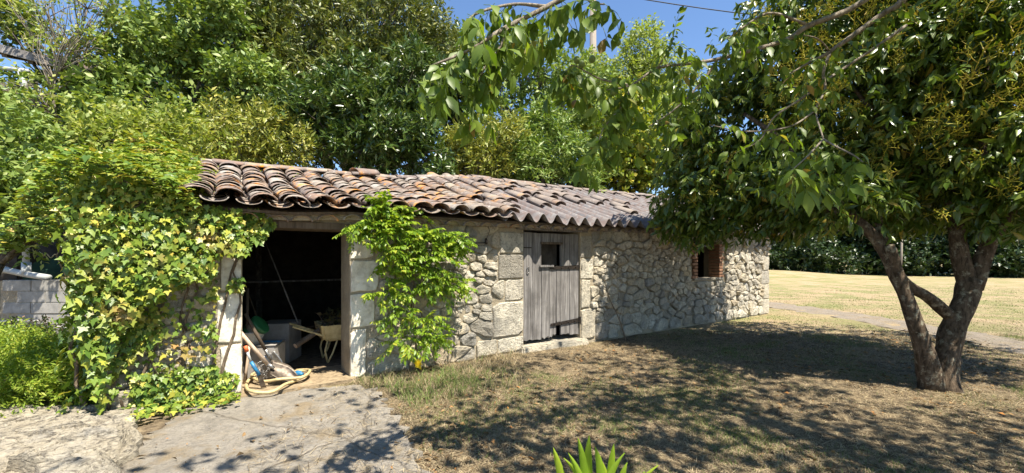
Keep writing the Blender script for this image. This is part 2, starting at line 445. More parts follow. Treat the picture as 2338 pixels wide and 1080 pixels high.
def lobe_points(lobes, dens, shell=0.5, sub=0.36):
    """points through clumps that make up each ellipsoid, so that light and dark alternate; directions outward"""
    pts, dirs = [], []
    for (c, r) in lobes:
        c = np.array(c); r = np.array(r if hasattr(r, '__len__') else (r, r, r), float)
        rm = (r[0] * r[1] * r[2]) ** (1 / 3)
        n = int(dens * rm ** 2 * 15.0)
        m = int(16 + 26 * min(rm, 1.6))
        uc = unit(m); cc = c + uc * r * (0.30 + 0.50 * rng.random(m) ** .6)[:, None]
        sr = rm * sub * (0.6 + 0.7 * rng.random(m))
        k = rng.integers(0, m, n)
        u = unit(n) * 1.0 + uc[k] * 0.5 + np.array([0, 0, 0.25]); u /= np.linalg.norm(u, axis=1, keepdims=True)
        rad = 1 - shell * rng.random(n) ** 1.4
        p = cc[k] + u * (sr[k] * rad)[:, None] * (r / rm)
        pts.append(p); dirs.append(u + np.array([0, 0, 0.4]) + 0.4 * unit(n))
    return np.concatenate(pts), np.concatenate(dirs)

# ================================================================== GROUND
def axis(*segs):
    a = []
    for lo, hi, n in segs: a += list(np.linspace(lo, hi, n, endpoint=False))
    return np.array(a + [segs[-1][1]])
gx = axis((-300, -40, 10), (-40, -8, 24), (-8, 10, 190), (10, 45, 36), (45, 300, 10))
gy = axis((-60, -4, 14), (-4, 1.5, 14), (1.5, 12, 130), (12, 45, 60), (45, 400, 14))
def ground_h(x, y):
    p = np.stack([x, y, np.zeros_like(x)], -1)
    near = (np.abs(x) < 60) & (y < 60)
    h = (fbm(p, 0.9, 2) - 0.5) * 0.06 + (fbm(p, 5.0, 4, 2) - 0.5) * 0.018
    mound = 0.45 * np.exp(-(((x - 20) / 5.0) ** 2 + ((y - 33) / 3.5) ** 2))
    return np.where(near, h, 0) + mound - 0.012
X, Y = np.meshgrid(gx, gy)
Hh = ground_h(X, Y)
nx, ny = len(gx), len(gy)
idx = np.arange(nx * ny).reshape(ny, nx)
quads = np.stack([idx[:-1, :-1], idx[:-1, 1:], idx[1:, 1:], idx[1:, :-1]], -1).reshape(-1, 4)

def ground_material():
    m, nt, out = new_mat('dry_ground')
    pos = geo_pos(nt)
    n1 = noise_node(nt, 0.8, 5, 0.6, pos); n2 = noise_node(nt, 3.1, 6, 0.65, pos); n3 = noise_node(nt, 28, 6, 0.75, pos)
    n5 = noise_node(nt, 90, 4, 0.7, pos)
    dry = ramp(nt, [(0.3, (0.20, 0.155, 0.10)), (0.5, (0.33, 0.255, 0.16)), (0.72, (0.44, 0.35, 0.225))], n3)
    soil = ramp(nt, [(0.3, (0.06, 0.045, 0.032)), (0.7, (0.16, 0.12, 0.082))], n3)
    c = mixc(nt, ramp(nt, [(0.46, (0,) * 3), (0.60, (1,) * 3)], n2), dry, soil)
    green = ramp(nt, [(0.3, (0.09, 0.115, 0.03)), (0.7, (0.21, 0.21, 0.075))], n3)
    c = mixc(nt, ramp(nt, [(0.53, (0,) * 3), (0.68, (0.7,) * 3)], n1), c, green)
    # the open lawn beyond the shed: straw-coloured with greener swathes
    sx = nt.nodes.new('ShaderNodeSeparateXYZ'); nt.links.new(pos, sx.inputs[0])
    far = ramp(nt, [(0.42, (0,) * 3), (0.56, (1,) * 3)], maths(nt, 'MULTIPLY', sx.outputs[1], 0.06))
    straw = ramp(nt, [(0.3, (0.27, 0.195, 0.115)), (0.55, (0.40, 0.305, 0.185)), (0.8, (0.30, 0.24, 0.145))], n3)
    lawn = mixc(nt, ramp(nt, [(0.42, (0,) * 3), (0.58, (0.85,) * 3)], n1), straw, (0.21, 0.215, 0.085))
    lawn = mixc(nt, ramp(nt, [(0.52, (0,) * 3), (0.75, (0.7,) * 3)], n2), lawn, (0.46, 0.34, 0.20))
    c = mixc(nt, far, c, lawn)
    c = mixc(nt, ramp(nt, [(0.56, (0,) * 3), (0.72, (0.6,) * 3)], n5), c, (0.10, 0.08, 0.055))
    h = maths(nt, 'ADD', n3, maths(nt, 'MULTIPLY', n5, 0.7))
    principled(nt, out, c, 0.96, 0.1, h, 0.9, 0.03)
    return m
M['ground'] = ground_material()
ground = link('ground', mesh_np('ground', np.stack([X, Y, Hh], -1).reshape(-1, 3), quads, True, [M['ground']]))
tag(ground, 'dry dirt and sparse lawn around the stone shed', None, None, 'structure')

# concrete path in front of the open doorway
def path_material(name, c1, c2, c3, dark):
    m, nt, out = new_mat(name)
    pos = geo_pos(nt)
    n1 = noise_node(nt, 1.6, 6, 0.65, pos); n2 = noise_node(nt, 30, 6, 0.75, pos); n3 = noise_node(nt, 110, 3, 0.7, pos)
    c = ramp(nt, [(0.3, c1), (0.5, c2), (0.7, c3)], n1)
    c = mixc(nt, ramp(nt, [(0.48, (0,) * 3), (0.66, (0.8,) * 3)], n2), c, dark)
    c = mixc(nt, ramp(nt, [(0.56, (0,) * 3), (0.66, (0.6,) * 3)], n3), c, (0.16, 0.145, 0.12))
    n4 = noise_node(nt, 7, 5, 0.7, pos)
    c = mixc(nt, ramp(nt, [(0.50, (0,) * 3), (0.64, (0.7,) * 3)], n4), c, dark)
    vo = nt.nodes.new('ShaderNodeTexVoronoi'); vo.feature = 'DISTANCE_TO_EDGE'; vo.inputs['Scale'].default_value = 0.55
    wv = nt.nodes.new('ShaderNodeMix'); wv.data_type = 'VECTOR'; wv.inputs[0].default_value = 0.12
    nz = nt.nodes.new('ShaderNodeTexNoise'); nz.inputs['Scale'].default_value = 4.0; nt.links.new(pos, nz.inputs['Vector'])
    nt.links.new(pos, wv.inputs[4]); nt.links.new(nz.outputs['Color'], wv.inputs[5]); nt.links.new(wv.outputs[1], vo.inputs['Vector'])
    crack = ramp(nt, [(0.0, (.6,) * 3), (0.006, (0,) * 3)], vo.outputs['Distance'])
    c = mixc(nt, crack, c, (0.15, 0.125, 0.095))
    n6 = noise_node(nt, 2.3, 5, 0.7, pos)
    c = mixc(nt, ramp(nt, [(0.53, (0,) * 3), (0.66, (.8,) * 3)], n6), c, ramp(nt, [(.35, (.22, .165, .10)), (.65, (.36, .28, .17))], n2))
    h = maths(nt, 'SUBTRACT', maths(nt, 'ADD', n2, maths(nt, 'MULTIPLY', n3, 0.6)), crack)
    principled(nt, out, c, 0.93, 0.15, h, 1.0, 0.03)
    return m
M['slab'] = path_material('worn_concrete', (0.32, 0.28, 0.22), (0.38, 0.34, 0.285), (0.34, 0.285, 0.205), (0.215, 0.195, 0.165))
def patch(name, left, right, n, m, z, mat, edge=0.03, rough=0.008, label=None, skirt=0.06):
    """a sheet between two border polylines, with uneven edges and a real thickness"""
    L = spline([(p[0], p[1]) for p in left], n); Rr = spline([(p[0], p[1]) for p in right], n)
    V = []
    for i in range(n):
        for j in range(m + 1):
            t = j / m
            p = L[i] * (1 - t) + Rr[i] * t
            e = edge * (1 if j in (0, m) else 0.3)
            x = p[0] + e * (mnoise.noise(Vector((i * 0.9, j * 3.1, 1)))); y = p[1] + e * mnoise.noise(Vector((i * 0.9, j * 3.1, 9)))
            zz = z + rough * mnoise.noise(Vector((x * 4, y * 4, 0))) - (skirt * 0.12 if j in (0, m) else 0)
            V.append((x, y, zz))
    F = [(i * (m + 1) + j, i * (m + 1) + j + 1, (i + 1) * (m + 1) + j + 1, (i + 1) * (m + 1) + j) for i in range(n - 1) for j in range(m)]
    b = len(V)
    rim = [i * (m + 1) for i in range(n)] + [(n - 1) * (m + 1) + j for j in range(1, m + 1)] + [i * (m + 1) + m for i in range(n - 2, -1, -1)] + [j for j in range(m - 1, 0, -1)]
    for k in rim: V.append((V[k][0], V[k][1], z - skirt))
    q = len(rim)
    F += [(rim[k], b + k, b + (k + 1) % q, rim[(k + 1) % q]) for k in range(q)]
    me = bpy.data.meshes.new(name); me.from_pydata(V, [], F); me.materials.append(mat); me.update()
    bm = bmesh.new(); bm.from_mesh(me); bmesh.ops.recalc_face_normals(bm, faces=bm.faces); bm.to_mesh(me); bm.free()
    o = link(name, me); tag(o, label, None, None, 'structure'); return o
patch('path', [(-2.75, 0.9), (-2.6, 1.8), (-2.52, 2.6), (-2.75, 3.2), (-2.85, 3.75), (-2.60, 4.02)],
      [(0.2, 0.9), (-0.2, 1.8), (-0.55, 2.6), (-0.93, 3.4), (-1.30, 4.05), (-1.62, 4.40)], 60, 48, 0.021, M['slab'], 0.16, 0.022,
      'worn concrete apron leading up to the open shed doorway')
M['lawn_path'] = path_material('grey_garden_path', (0.27, 0.22, 0.165), (0.30, 0.255, 0.205), (0.32, 0.25, 0.16), (0.21, 0.175, 0.13))
patch('garden_path', [(6.9, 4.2), (7.2, 6.5), (7.35, 8.5), (7.3, 10.5), (6.6, 13), (5, 16)],
      [(8.2, 4.2), (8.4, 6.5), (8.5, 8.5), (8.45, 10.7), (7.7, 13.4), (6, 16.8)], 60, 10, 0.006, M['lawn_path'], 0.45, 0.03,
      'narrow grey path crossing the dry lawn behind the twin-stemmed tree', 0.05)

# ================================================================== STONE SHED
LEN, DEP = 11.87, 4.4
def eave(s): return float(np.interp(s, [-0.3, 0.6, 1.3, 2.0, 5.0, 8.0, 12], [1.89, 1.865, 1.84, 1.89, 1.885, 1.92, 1.95]))
def ridge(s): return float(np.interp(s, [-0.3, 1.6, 3.4, 4.7, 8.0, 12], [2.60, 2.61, 2.68, 2.84, 2.88, 2.98]))
OVH, RW = 0.24, 2.3
def roof_h(s, w):
    t = (w + OVH) / (RW + OVH)
    if t <= 1: return eave(s) + (ridge(s) - eave(s)) * t - 0.05 * math.sin(math.pi * max(t, 0)) * (1 if s < 4.3 else 0.4)
    return ridge(s) - (w - RW) * 0.36
shed = empty('stone_shed', W(LEN / 2, DEP / 2, 0), 'long low rubble stone shed with mossy clay tiled roof', 'shed')

OPEN = [(0.975, 1.985, -1, 1.66), (4.387, 5.51, -1, 1.76), (8.60, 9.73, 0.94, 1.70)]   # s0, s1, bottom, top
def wall_top(s): return roof_h(s, 0.0) - 0.115
def wall_mesh():
    b = MB(); T = 0.42
    cuts = sorted({0.0, LEN} | {v for o in OPEN for v in o[:2]} | set(np.round(np.arange(0.4, LEN, 0.4), 3)))
    for s0, s1 in zip(cuts[:-1], cuts[1:]):
        spans = [(-0.1, None)]
        for o in OPEN:
            if s0 >= o[0] - 1e-6 and s1 <= o[1] + 1e-6:
                spans = ([(-0.1, o[2])] if o[2] > 0 else []) + [(o[3] + (0.075 if o[2] < 0 else 0.045), None)]
        for lo, hi in spans:
            h0 = wall_top(s0) if hi is None else hi; h1 = wall_top(s1) if hi is None else hi
            b.hexa([W(s0, 0, lo), W(s1, 0, lo), W(s1, T, lo), W(s0, T, lo), W(s0, 0, h0), W(s1, 0, h1), W(s1, T, h1), W(s0, T, h0)])
    return b
wall = wall_mesh().build('wall', M['mortar'], shed)
# side and back walls, dark inside
def gable(s, name):
    b = MB(); T = 0.36; s1 = s + T if s < 1 else s - T
    ws = [0.425, 1.3, 2.3, 3.3, DEP]
    for w0, w1 in zip(ws[:-1], ws[1:]):
        a, c = min(s, s1), max(s, s1)
        b.hexa([W(a, w0, -0.1), W(c, w0, -0.1), W(c, w1, -0.1), W(a, w1, -0.1), W(a, w0, roof_h(s, w0) - 0.11), W(c, w0, roof_h(s, w0) - 0.11), W(c, w1, roof_h(s, w1) - 0.11), W(a, w1, roof_h(s, w1) - 0.11)])
    return b.build(name, M['mortar'], shed)
gable(0.0, 'gable_wall'); gable(LEN, 'gable_wall')
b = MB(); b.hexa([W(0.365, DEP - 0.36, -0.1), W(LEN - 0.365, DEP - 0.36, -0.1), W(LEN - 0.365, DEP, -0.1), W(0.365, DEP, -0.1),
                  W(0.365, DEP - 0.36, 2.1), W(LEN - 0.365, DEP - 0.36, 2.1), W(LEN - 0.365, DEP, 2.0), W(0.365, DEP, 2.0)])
b.build('back_wall', M['near_black'], shed)
for sx in (0.375, 3.55, 7.2, LEN - 0.58):  # end ones are linings added so the gables look dark from inside
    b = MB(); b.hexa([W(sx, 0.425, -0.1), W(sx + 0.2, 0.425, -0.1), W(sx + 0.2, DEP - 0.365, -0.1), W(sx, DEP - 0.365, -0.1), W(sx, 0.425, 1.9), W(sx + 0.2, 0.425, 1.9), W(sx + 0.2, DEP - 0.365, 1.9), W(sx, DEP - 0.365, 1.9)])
    b.build('inner_wall', M['near_black'], shed)
# dark earth floor inside
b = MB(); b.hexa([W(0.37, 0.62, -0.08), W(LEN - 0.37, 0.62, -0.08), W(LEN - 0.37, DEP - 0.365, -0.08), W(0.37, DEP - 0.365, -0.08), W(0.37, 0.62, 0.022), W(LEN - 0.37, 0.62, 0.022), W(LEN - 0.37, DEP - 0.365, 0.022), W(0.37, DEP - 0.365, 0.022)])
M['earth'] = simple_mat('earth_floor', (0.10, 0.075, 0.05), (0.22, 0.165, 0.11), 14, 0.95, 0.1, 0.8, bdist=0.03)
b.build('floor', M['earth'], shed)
b = MB(); b.hexa([W(0.93, -0.12, -0.08), W(2.03, -0.12, -0.08), W(2.03, 0.618, -0.08), W(0.93, 0.618, -0.08), W(0.93, -0.12, 0.030), W(2.03, -0.12, 0.030), W(2.03, 0.618, 0.026), W(0.93, 0.618, 0.026)])
M['dust'] = simple_mat('dry_threshold_soil', (0.20, 0.15, 0.095), (0.36, 0.28, 0.18), 16, 0.95, 0.1, 0.9, bdist=0.03)
b.build('threshold', M['dust'], shed)

# ---- stones: explicit dressed blocks, then rubble cells packed between them
def clip(poly, a, c):                                    # keep points with a.p <= c
    out = []
    for i in range(len(poly)):
        p, q = poly[i], poly[(i + 1) % len(poly)]
        dp, dq = a[0] * p[0] + a[1] * p[1] - c, a[0] * q[0] + a[1] * q[1] - c
        if dp <= 0: out.append(p)
        if dp * dq < 0:
            t = dp / (dp - dq); out.append((p[0] + (q[0] - p[0]) * t, p[1] + (q[1] - p[1]) * t))
    return out
def area(poly): return 0.5 * abs(sum(p[0] * q[1] - q[0] * p[1] for p, q in zip(poly, poly[1:] + poly[:1])))
BLOCKS = [  # dressed blocks: s0, s1, h0, h1, proud
    (0.80, 0.972, 0.02, 0.52, .05), (0.77, 0.972, 0.53, 1.02, .055), (0.80, 0.972, 1.03, 1.40, .05), (0.72, 0.972, 1.41, 1.655, .05),
    (1.990, 2.16, 0.0, 0.56, .035), (1.990, 2.26, 0.57, 0.96, .045), (1.990, 2.30, 0.97, 1.33, .045), (1.990, 2.24, 1.34, 1.735, .04),
    (3.98, 4.382, 1.42, 1.72, .05), (3.95, 4.382, 1.06, 1.41, .055), (3.86, 4.382, 0.25, 0.74, .055), (4.06, 4.382, 0.75, 1.05, .05), (3.6, 3.93, 0.03, 0.24, .06), (3.94, 4.382, 0.03, 0.235, .06),
    (5.516, 5.80, 1.02, 1.35, .045), (5.516, 5.72, 0.55, 1.01, .05), (5.516, 5.84, 0.05, 0.54, .05), (5.516, 5.76, 1.36, 1.72, .045),
    (11.5, 11.86, 0.0, 0.36, .05), (11.56, 11.86, 0.37, 0.72, .05), (11.46, 11.86, 0.73, 1.05, .05), (11.55, 11.86, 1.06, 1.42, .05),
]
HOLES = [(o[0] - (0.09 if k == 2 else 0), o[1] + (0.09 if k == 2 else 0), o[2] - (0.06 if k == 2 else 0), o[3] + (0.1 if k == 2 else 0.1)) for k, o in enumerate(OPEN)]
rects = [q[:4] for q in BLOCKS] + HOLES
sites = []
rs = random.Random(5)
h = 0.06
row = 0
while h < 1.95:
    dh = rs.choice((0.085, 0.11, 0.13, 0.15, 0.18)) * rs.uniform(.9, 1.1)
    s = rs.uniform(-0.1, 0.1)
    while s < LEN + 0.2:
        ds = dh * rs.uniform(0.8, 2.4)
        p = (s + ds / 2, h + dh / 2 + rs.uniform(-0.022, 0.022))
        if 0 < p[0] < LEN and not any(r[0] - .03 < p[0] < r[1] + .03 and r[2] - .03 < p[1] < r[3] + .03 for r in rects) and p[1] < wall_top(p[0]) - 0.05:
            if rs.random() < 0.78: sites.append(p)
            if rs.random() < 0.24: sites.append((p[0] + ds * rs.uniform(.25, .45), p[1] + dh * rs.choice((-.4, .4))))
        s += ds
    h += dh
    row += 1
ASP = 1.6
cells = []
S = np.array(sites)
for i, p in enumerate(sites):
    d = (S[:, 0] - p[0]) ** 2 / ASP ** 2 + (S[:, 1] - p[1]) ** 2
    near = np.argsort(d)[1:22]
    poly = [(p[0] - .4, p[1] - .24), (p[0] + .4, p[1] - .24), (p[0] + .4, p[1] + .24), (p[0] - .4, p[1] + .24)]
    for j in near:
        q = sites[j]
        a = ((q[0] - p[0]) / ASP ** 2, q[1] - p[1]); m_ = ((p[0] + q[0]) / 2, (p[1] + q[1]) / 2)
        poly = clip(poly, a, a[0] * m_[0] + a[1] * m_[1])
        if len(poly) < 3: break
    if len(poly) < 3: continue
    for r in rects:
        if max(r[0] - p[0], p[0] - r[1], 0) > .5 or max(r[2] - p[1], p[1] - r[3], 0) > .4: continue
        g = [(r[0] - p[0], (1, 0), r[0]), (p[0] - r[1], (-1, 0), -r[1]), (r[2] - p[1], (0, 1), r[2]), (p[1] - r[3], (0, -1), -r[3])]
        _, a, c = max(g); poly = clip(poly, a, c)
        if len(poly) < 3: break
    if len(poly) < 3: continue
    poly = clip(poly, (0, -1), -0.005); poly = clip(poly, (0, 1), wall_top(p[0]) - 0.01) if len(poly) > 2 else poly
    poly = clip(poly, (-1, 0), 0.0) if len(poly) > 2 else poly; poly = clip(poly, (1, 0), LEN) if len(poly) > 2 else poly
    if len(poly) > 2 and area(poly) > 0.004: cells.append((poly, None))
for (s0, s1, h0, h1, pr) in BLOCKS:
    cells.append(([(s0, h0), (s1, h0), (s1, h1), (s0, h1)], pr))
def resample(poly, n):
    L = [math.dist(p, q) for p, q in zip(poly, poly[1:] + poly[:1])]; tot = sum(L); out = []
    for k in range(n):
        t = tot * k / n
        for i, l in enumerate(L):
            if t <= l: f = t / l if l else 0; p, q = poly[i], poly[(i + 1) % len(poly)]; out.append((p[0] + (q[0] - p[0]) * f, p[1] + (q[1] - p[1]) * f)); break
            t -= l
    return out
def stone_geo(poly, proud):
    """front of one stone: uneven outline, rounded shoulder, rough face"""
    c = (sum(p[0] for p in poly) / len(poly), sum(p[1] for p in poly) / len(poly))
    ar = area(poly); dressed = proud is not None
    n = 14
    ring = resample(poly, n)
    if not dressed:                                     # round the corners
        ring = [((a[0] + 4 * p[0] + q[0]) / 6, (a[1] + 4 * p[1] + q[1]) / 6) for a, p, q in zip(ring[-1:] + ring[:-1], ring, ring[1:] + ring[:1])]
    else:
        proud *= rs.uniform(.25, .6)
        ring = [(p[0] + (p[0] - c[0]) * rs.uniform(-.05, .01), p[1] + (p[1] - c[1]) * rs.uniform(-.05, .01)) for p in ring]
    pr = proud if dressed else rs.uniform(0.012, 0.050) * (1.35 if c[0] > 5.6 else 1.0)
    gap = 0.003 if dressed else rs.uniform(0.001, 0.009)
    rad = math.sqrt(ar)
    sc0 = 1 - gap / rad * 2
    V = []; sd = rs.uniform(0, 99)
    tiltx, tilty = rs.uniform(-.12, .12), rs.uniform(-.12, .12)
    for k, (sc, d) in enumerate(((sc0, -0.03), (sc0, pr * 0.45), (sc0 * (0.95 if dressed else 0.91), pr * 0.92), (sc0 * 0.52, pr * 1.05))):
        for p in ring:
            x, y = c[0] + (p[0] - c[0]) * sc, c[1] + (p[1] - c[1]) * sc
            nz = mnoise.noise(Vector((x * 9, y * 9, sd)))
            j = (0.016 if not dressed else 0.008) * mnoise.noise(Vector((x * 18, y * 18, sd + 5))) if k < 3 else 0
            dd = d + (nz * (0.010 if dressed else 0.034) + (0 if dressed else (x - c[0]) * tiltx + (y - c[1]) * tilty)) * (1 if k > 0 else 0)
            V.append((x + j, y + j * 0.7, dd))
    V.append((c[0], c[1], pr * 1.05 + 0.012 * mnoise.noise(Vector((c[0] * 9, c[1] * 9, sd)))))
    F = [(k * n + i, k * n + (i + 1) % n, (k + 1) * n + (i + 1) % n, (k + 1) * n + i) for k in range(3) for i in range(n)]
    F += [(3 * n + i, 3 * n + (i + 1) % n, 4 * n) for i in range(n)]
    return c, [W(v[0], -v[2], max(v[1], -0.01)) for v in V], F
IVYCOVER = lambda s, h: s < 0.75 and h > 1.0
made = []
for poly, pr in cells:
    c, V, F = stone_geo(poly, pr)
    wp = W(c[0], 0, c[1]); size = area(poly) * (FPX / wp.y) ** 2 * (0.82 + 0.1 * c[0] / LEN)
    if IVYCOVER(*c): size *= 0.05
    made.append((size, c, V, F, pr is not None and c[0] < 2.4))
made.sort(key=lambda t: -t[0])
restV, restF = [], []
for k, (size, c, V, F, pier) in enumerate(made):
    if k < 300:
        o0 = W(c[0], 0, c[1])
        me = bpy.data.meshes.new('stone'); me.from_pydata([p - o0 for p in V], [], F); me.materials.append(M['plaster'] if pier else M['stone'])
        link('stone', me, wall, None, o0)
    else:
        off = len(restV); restV += [tuple(p) for p in V]; restF += [tuple(i + off for i in f) for f in F]
me = bpy.data.meshes.new('small_stones'); me.from_pydata(restV, [], restF); me.materials.append(M['stone'])
tag(link('small_stones', me, wall), None, None, None, 'stuff')

# ---- lintels
def beam(name, s0, s1, h0, h1, w0, w1, mat, parent=shed, sag=0.0):
    b = MB()
    b.hexa([W(s0, w0, h0), W(s1, w0, h0 - sag), W(s1, w1, h0 - sag), W(s0, w1, h0), W(s0, w0, h1), W(s1, w0, h1 - sag), W(s1, w1, h1 - sag), W(s0, w1, h1)])
    o0 = W((s0 + s1) / 2, (w0 + w1) / 2, (h0 + h1) / 2)
    b.v = [tuple(Vector(v) - o0) for v in b.v]
    return b.build(name, mat, parent, bevel=0.006, loc=o0)
beam('lintel', 0.80, 2.12, 1.662, 1.735, -0.035, 0.42, M['brown_wood'])
beam('lintel', 4.25, 5.66, 1.765, 1.82, -0.03, 0.42, M['grey_wood'])
beam('lintel', 8.52, 9.84, 1.703, 1.742, -0.02, 0.42, M['brown_wood'])

# ---- brick surround of the small window
window = empty('window', W(9.17, 0, 0.94)); window.parent = shed; window.location = W(9.17, 0, 0.94) - shed.location
nb = 11
for side, s0, s1 in ((0, 8.755 - 0.20, 8.755), (1, 9.58, 9.58 + 0.20)):
    hh = 0.945
    for k in range(nb):
        bh = 0.0655
        l = rs.uniform(0.0, 0.05)
        a, c = (s0 + l, s1 + 0.016) if side == 0 else (s0 - 0.016, s1 - l)
        if k % 2: a, c = (a + 0.05, c) if side == 0 else (a, c - 0.05)
        o0 = W((a + c) / 2, 0.1, hh + bh / 2)
        b = MB(); b.hexa([W(a, -0.035 + rs.uniform(-.008, .008), hh), W(c, -0.03, hh), W(c, 0.21, hh), W(a, 0.21, hh), W(a, -0.035, hh + bh - 0.012), W(c, -0.03, hh + bh - 0.012), W(c, 0.21, hh + bh - 0.012), W(a, 0.21, hh + bh - 0.012)])
        b.v = [tuple(Vector(v) - o0) for v in b.v]
        b.build('brick', M['brick'], window, bevel=0.006, loc=o0)
        # the reveal behind it
        ri = 0.006 if side == 0 else -0.006
        e = s1 if side == 0 else s0
        hh += bh
beam('window_sill', 8.62, 9.72, 0.90, 0.943, -0.05, 0.40, M['stone'], window)
beam('shelf_board', 8.77, 9.565, 1.60, 1.625, 0.10, 0.16, M['grey_wood'], window)
# ---- plank door
door = empty('door', W(4.95, 0.02, 0.12)); door.parent = shed; door.location = W(4.95, 0.02, 0.12) - shed.location
def plank(s0, s1, h0, h1, w=0.03, rag=0.02, t=0.028):
    b = MB(); n = 6
    V = []
    for k in range(n + 1):
        f = k / n
        s = s0 + (s1 - s0) * f
        V += [(s, w, h0 + rs.uniform(0, rag)), (s, w + t, h0 + rs.uniform(0, rag)), (s, w + t, h1 - rs.uniform(0, rag * .3)), (s, w, h1 - rs.uniform(0, rag * .3))]
    F = []
    for k in range(n):
        a = k * 4; F += [(a, a + 4, a + 7, a + 3), (a + 1, a + 2, a + 6, a + 5), (a, a + 1, a + 5, a + 4), (a + 3, a + 7, a + 6, a + 2)]
    F += [(0, 3, 2, 1), (n * 4, n * 4 + 1, n * 4 + 2, n * 4 + 3)]
    o0 = W((s0 + s1) / 2, w, (h0 + h1) / 2)
    b.add([W(*v) - o0 for v in V], F)
    bm_ = b.build('plank', M['grey_wood'], door, loc=o0, rot=None)
    return bm_
g = 0.007
plank(4.40, 4.575, 0.14, 1.735, 0.030); plank(4.575 + g, 4.745, 0.13, 1.73, 0.034)
plank(4.745 + g, 4.90, 0.13, 1.235, 0.030, 0.05); plank(4.90 + g, 5.035, 0.14, 1.235, 0.034, 0.06); plank(5.035 + g, 5.125, 0.33, 1.235, 0.030, 0.06)
plank(5.125 + g, 5.31, 0.16, 1.73, 0.033); plank(5.31 + g, 5.50, 0.13, 1.735, 0.030)
plank(4.745 + g, 4.93, 1.585, 1.73, 0.031, 0.01); plank(4.93 + g, 5.125, 1.585, 1.73, 0.034, 0.01)
beam('hatch_board', 4.72, 5.16, 1.565, 1.60, 0.004, 0.027, M['brown_wood'], door)
beam('hatch_sill', 4.70, 4.97, 1.215, 1.25, 0.0, 0.027, M['grey_wood'], door)
beam('hatch_panel', 4.752, 5.125, 1.24, 1.583, 0.12, 0.135, M['near_black'], door)
beam('ledge', 4.42, 5.48, 1.08, 1.19, 0.070, 0.095, M['grey_wood'], door)
beam('ledge', 4.42, 5.48, 0.36, 0.46, 0.070, 0.095, M['grey_wood'], door)
def strap(h, s0, s1, tilt):
    o0 = W((s0 + s1) / 2, 0.012, h)
    b = MB(); n = 10
    for k in range(n):
        a, c = s0 + (s1 - s0) * k / n, s0 + (s1 - s0) * (k + 1) / n
        wd = 0.020 + 0.012 * (k / n)
        b.hexa([W(a, 0.015, h - wd + tilt * k / n) - o0, W(c, 0.015, h - wd + tilt * (k + 1) / n) - o0, W(c, 0.028, h - wd + tilt * (k + 1) / n) - o0, W(a, 0.028, h - wd + tilt * k / n) - o0,
                W(a, 0.015, h + wd + tilt * k / n) - o0, W(c, 0.015, h + wd + tilt * (k + 1) / n) - o0, W(c, 0.028, h + wd + tilt * (k + 1) / n) - o0, W(a, 0.028, h + wd + tilt * k / n) - o0])
    st = b.build('hinge', M['iron'], door, loc=o0)
    for k in range(4):
        s = s0 + (s1 - s0) * (0.12 + 0.24 * k)
        MB().lathe([(0, 0.012), (0.008, 0.010), (0.012, 0.0)], 8).build('bolt', M['iron'], st, loc=W(s, 0.014, h + tilt * (0.12 + .24 * k)), rot=(R(90), 0, math.atan2(U.y, U.x)))
    b = MB(); b.tube([W(s1 + 0.012, 0.01, h + tilt - 0.055), W(s1 + 0.012, 0.01, h + tilt + 0.055)], 0.02, 10)
    b.build('hinge_pin', M['iron'], st)
strap(1.205, 4.90, 5.53, 0.01); strap(0.335, 4.92, 5.50, 0.03)
ring = [W(4.485 + 0.022 * math.sin(t), 0.014, 1.185 + 0.05 * math.cos(t)) for t in np.linspace(0, 2 * math.pi, 17)]
MB().tube(ring, 0.006, 6).build('handle', M['steel'], door, smooth=True)
beam('latch', 4.39, 4.55, 1.50, 1.515, 0.008, 0.027, M['iron'], door)
b = MB(); b.hexa([W(4.30, -0.10, -0.05), W(5.62, -0.12, -0.05), W(5.62, 0.42, -0.05), W(4.30, 0.42, -0.05), W(4.32, -0.08, 0.085), W(5.60, -0.10, 0.075), W(5.60, 0.42, 0.08), W(4.32, 0.42, 0.085)])
b.build('doorstep', M['stone'], shed, bevel=0.02)

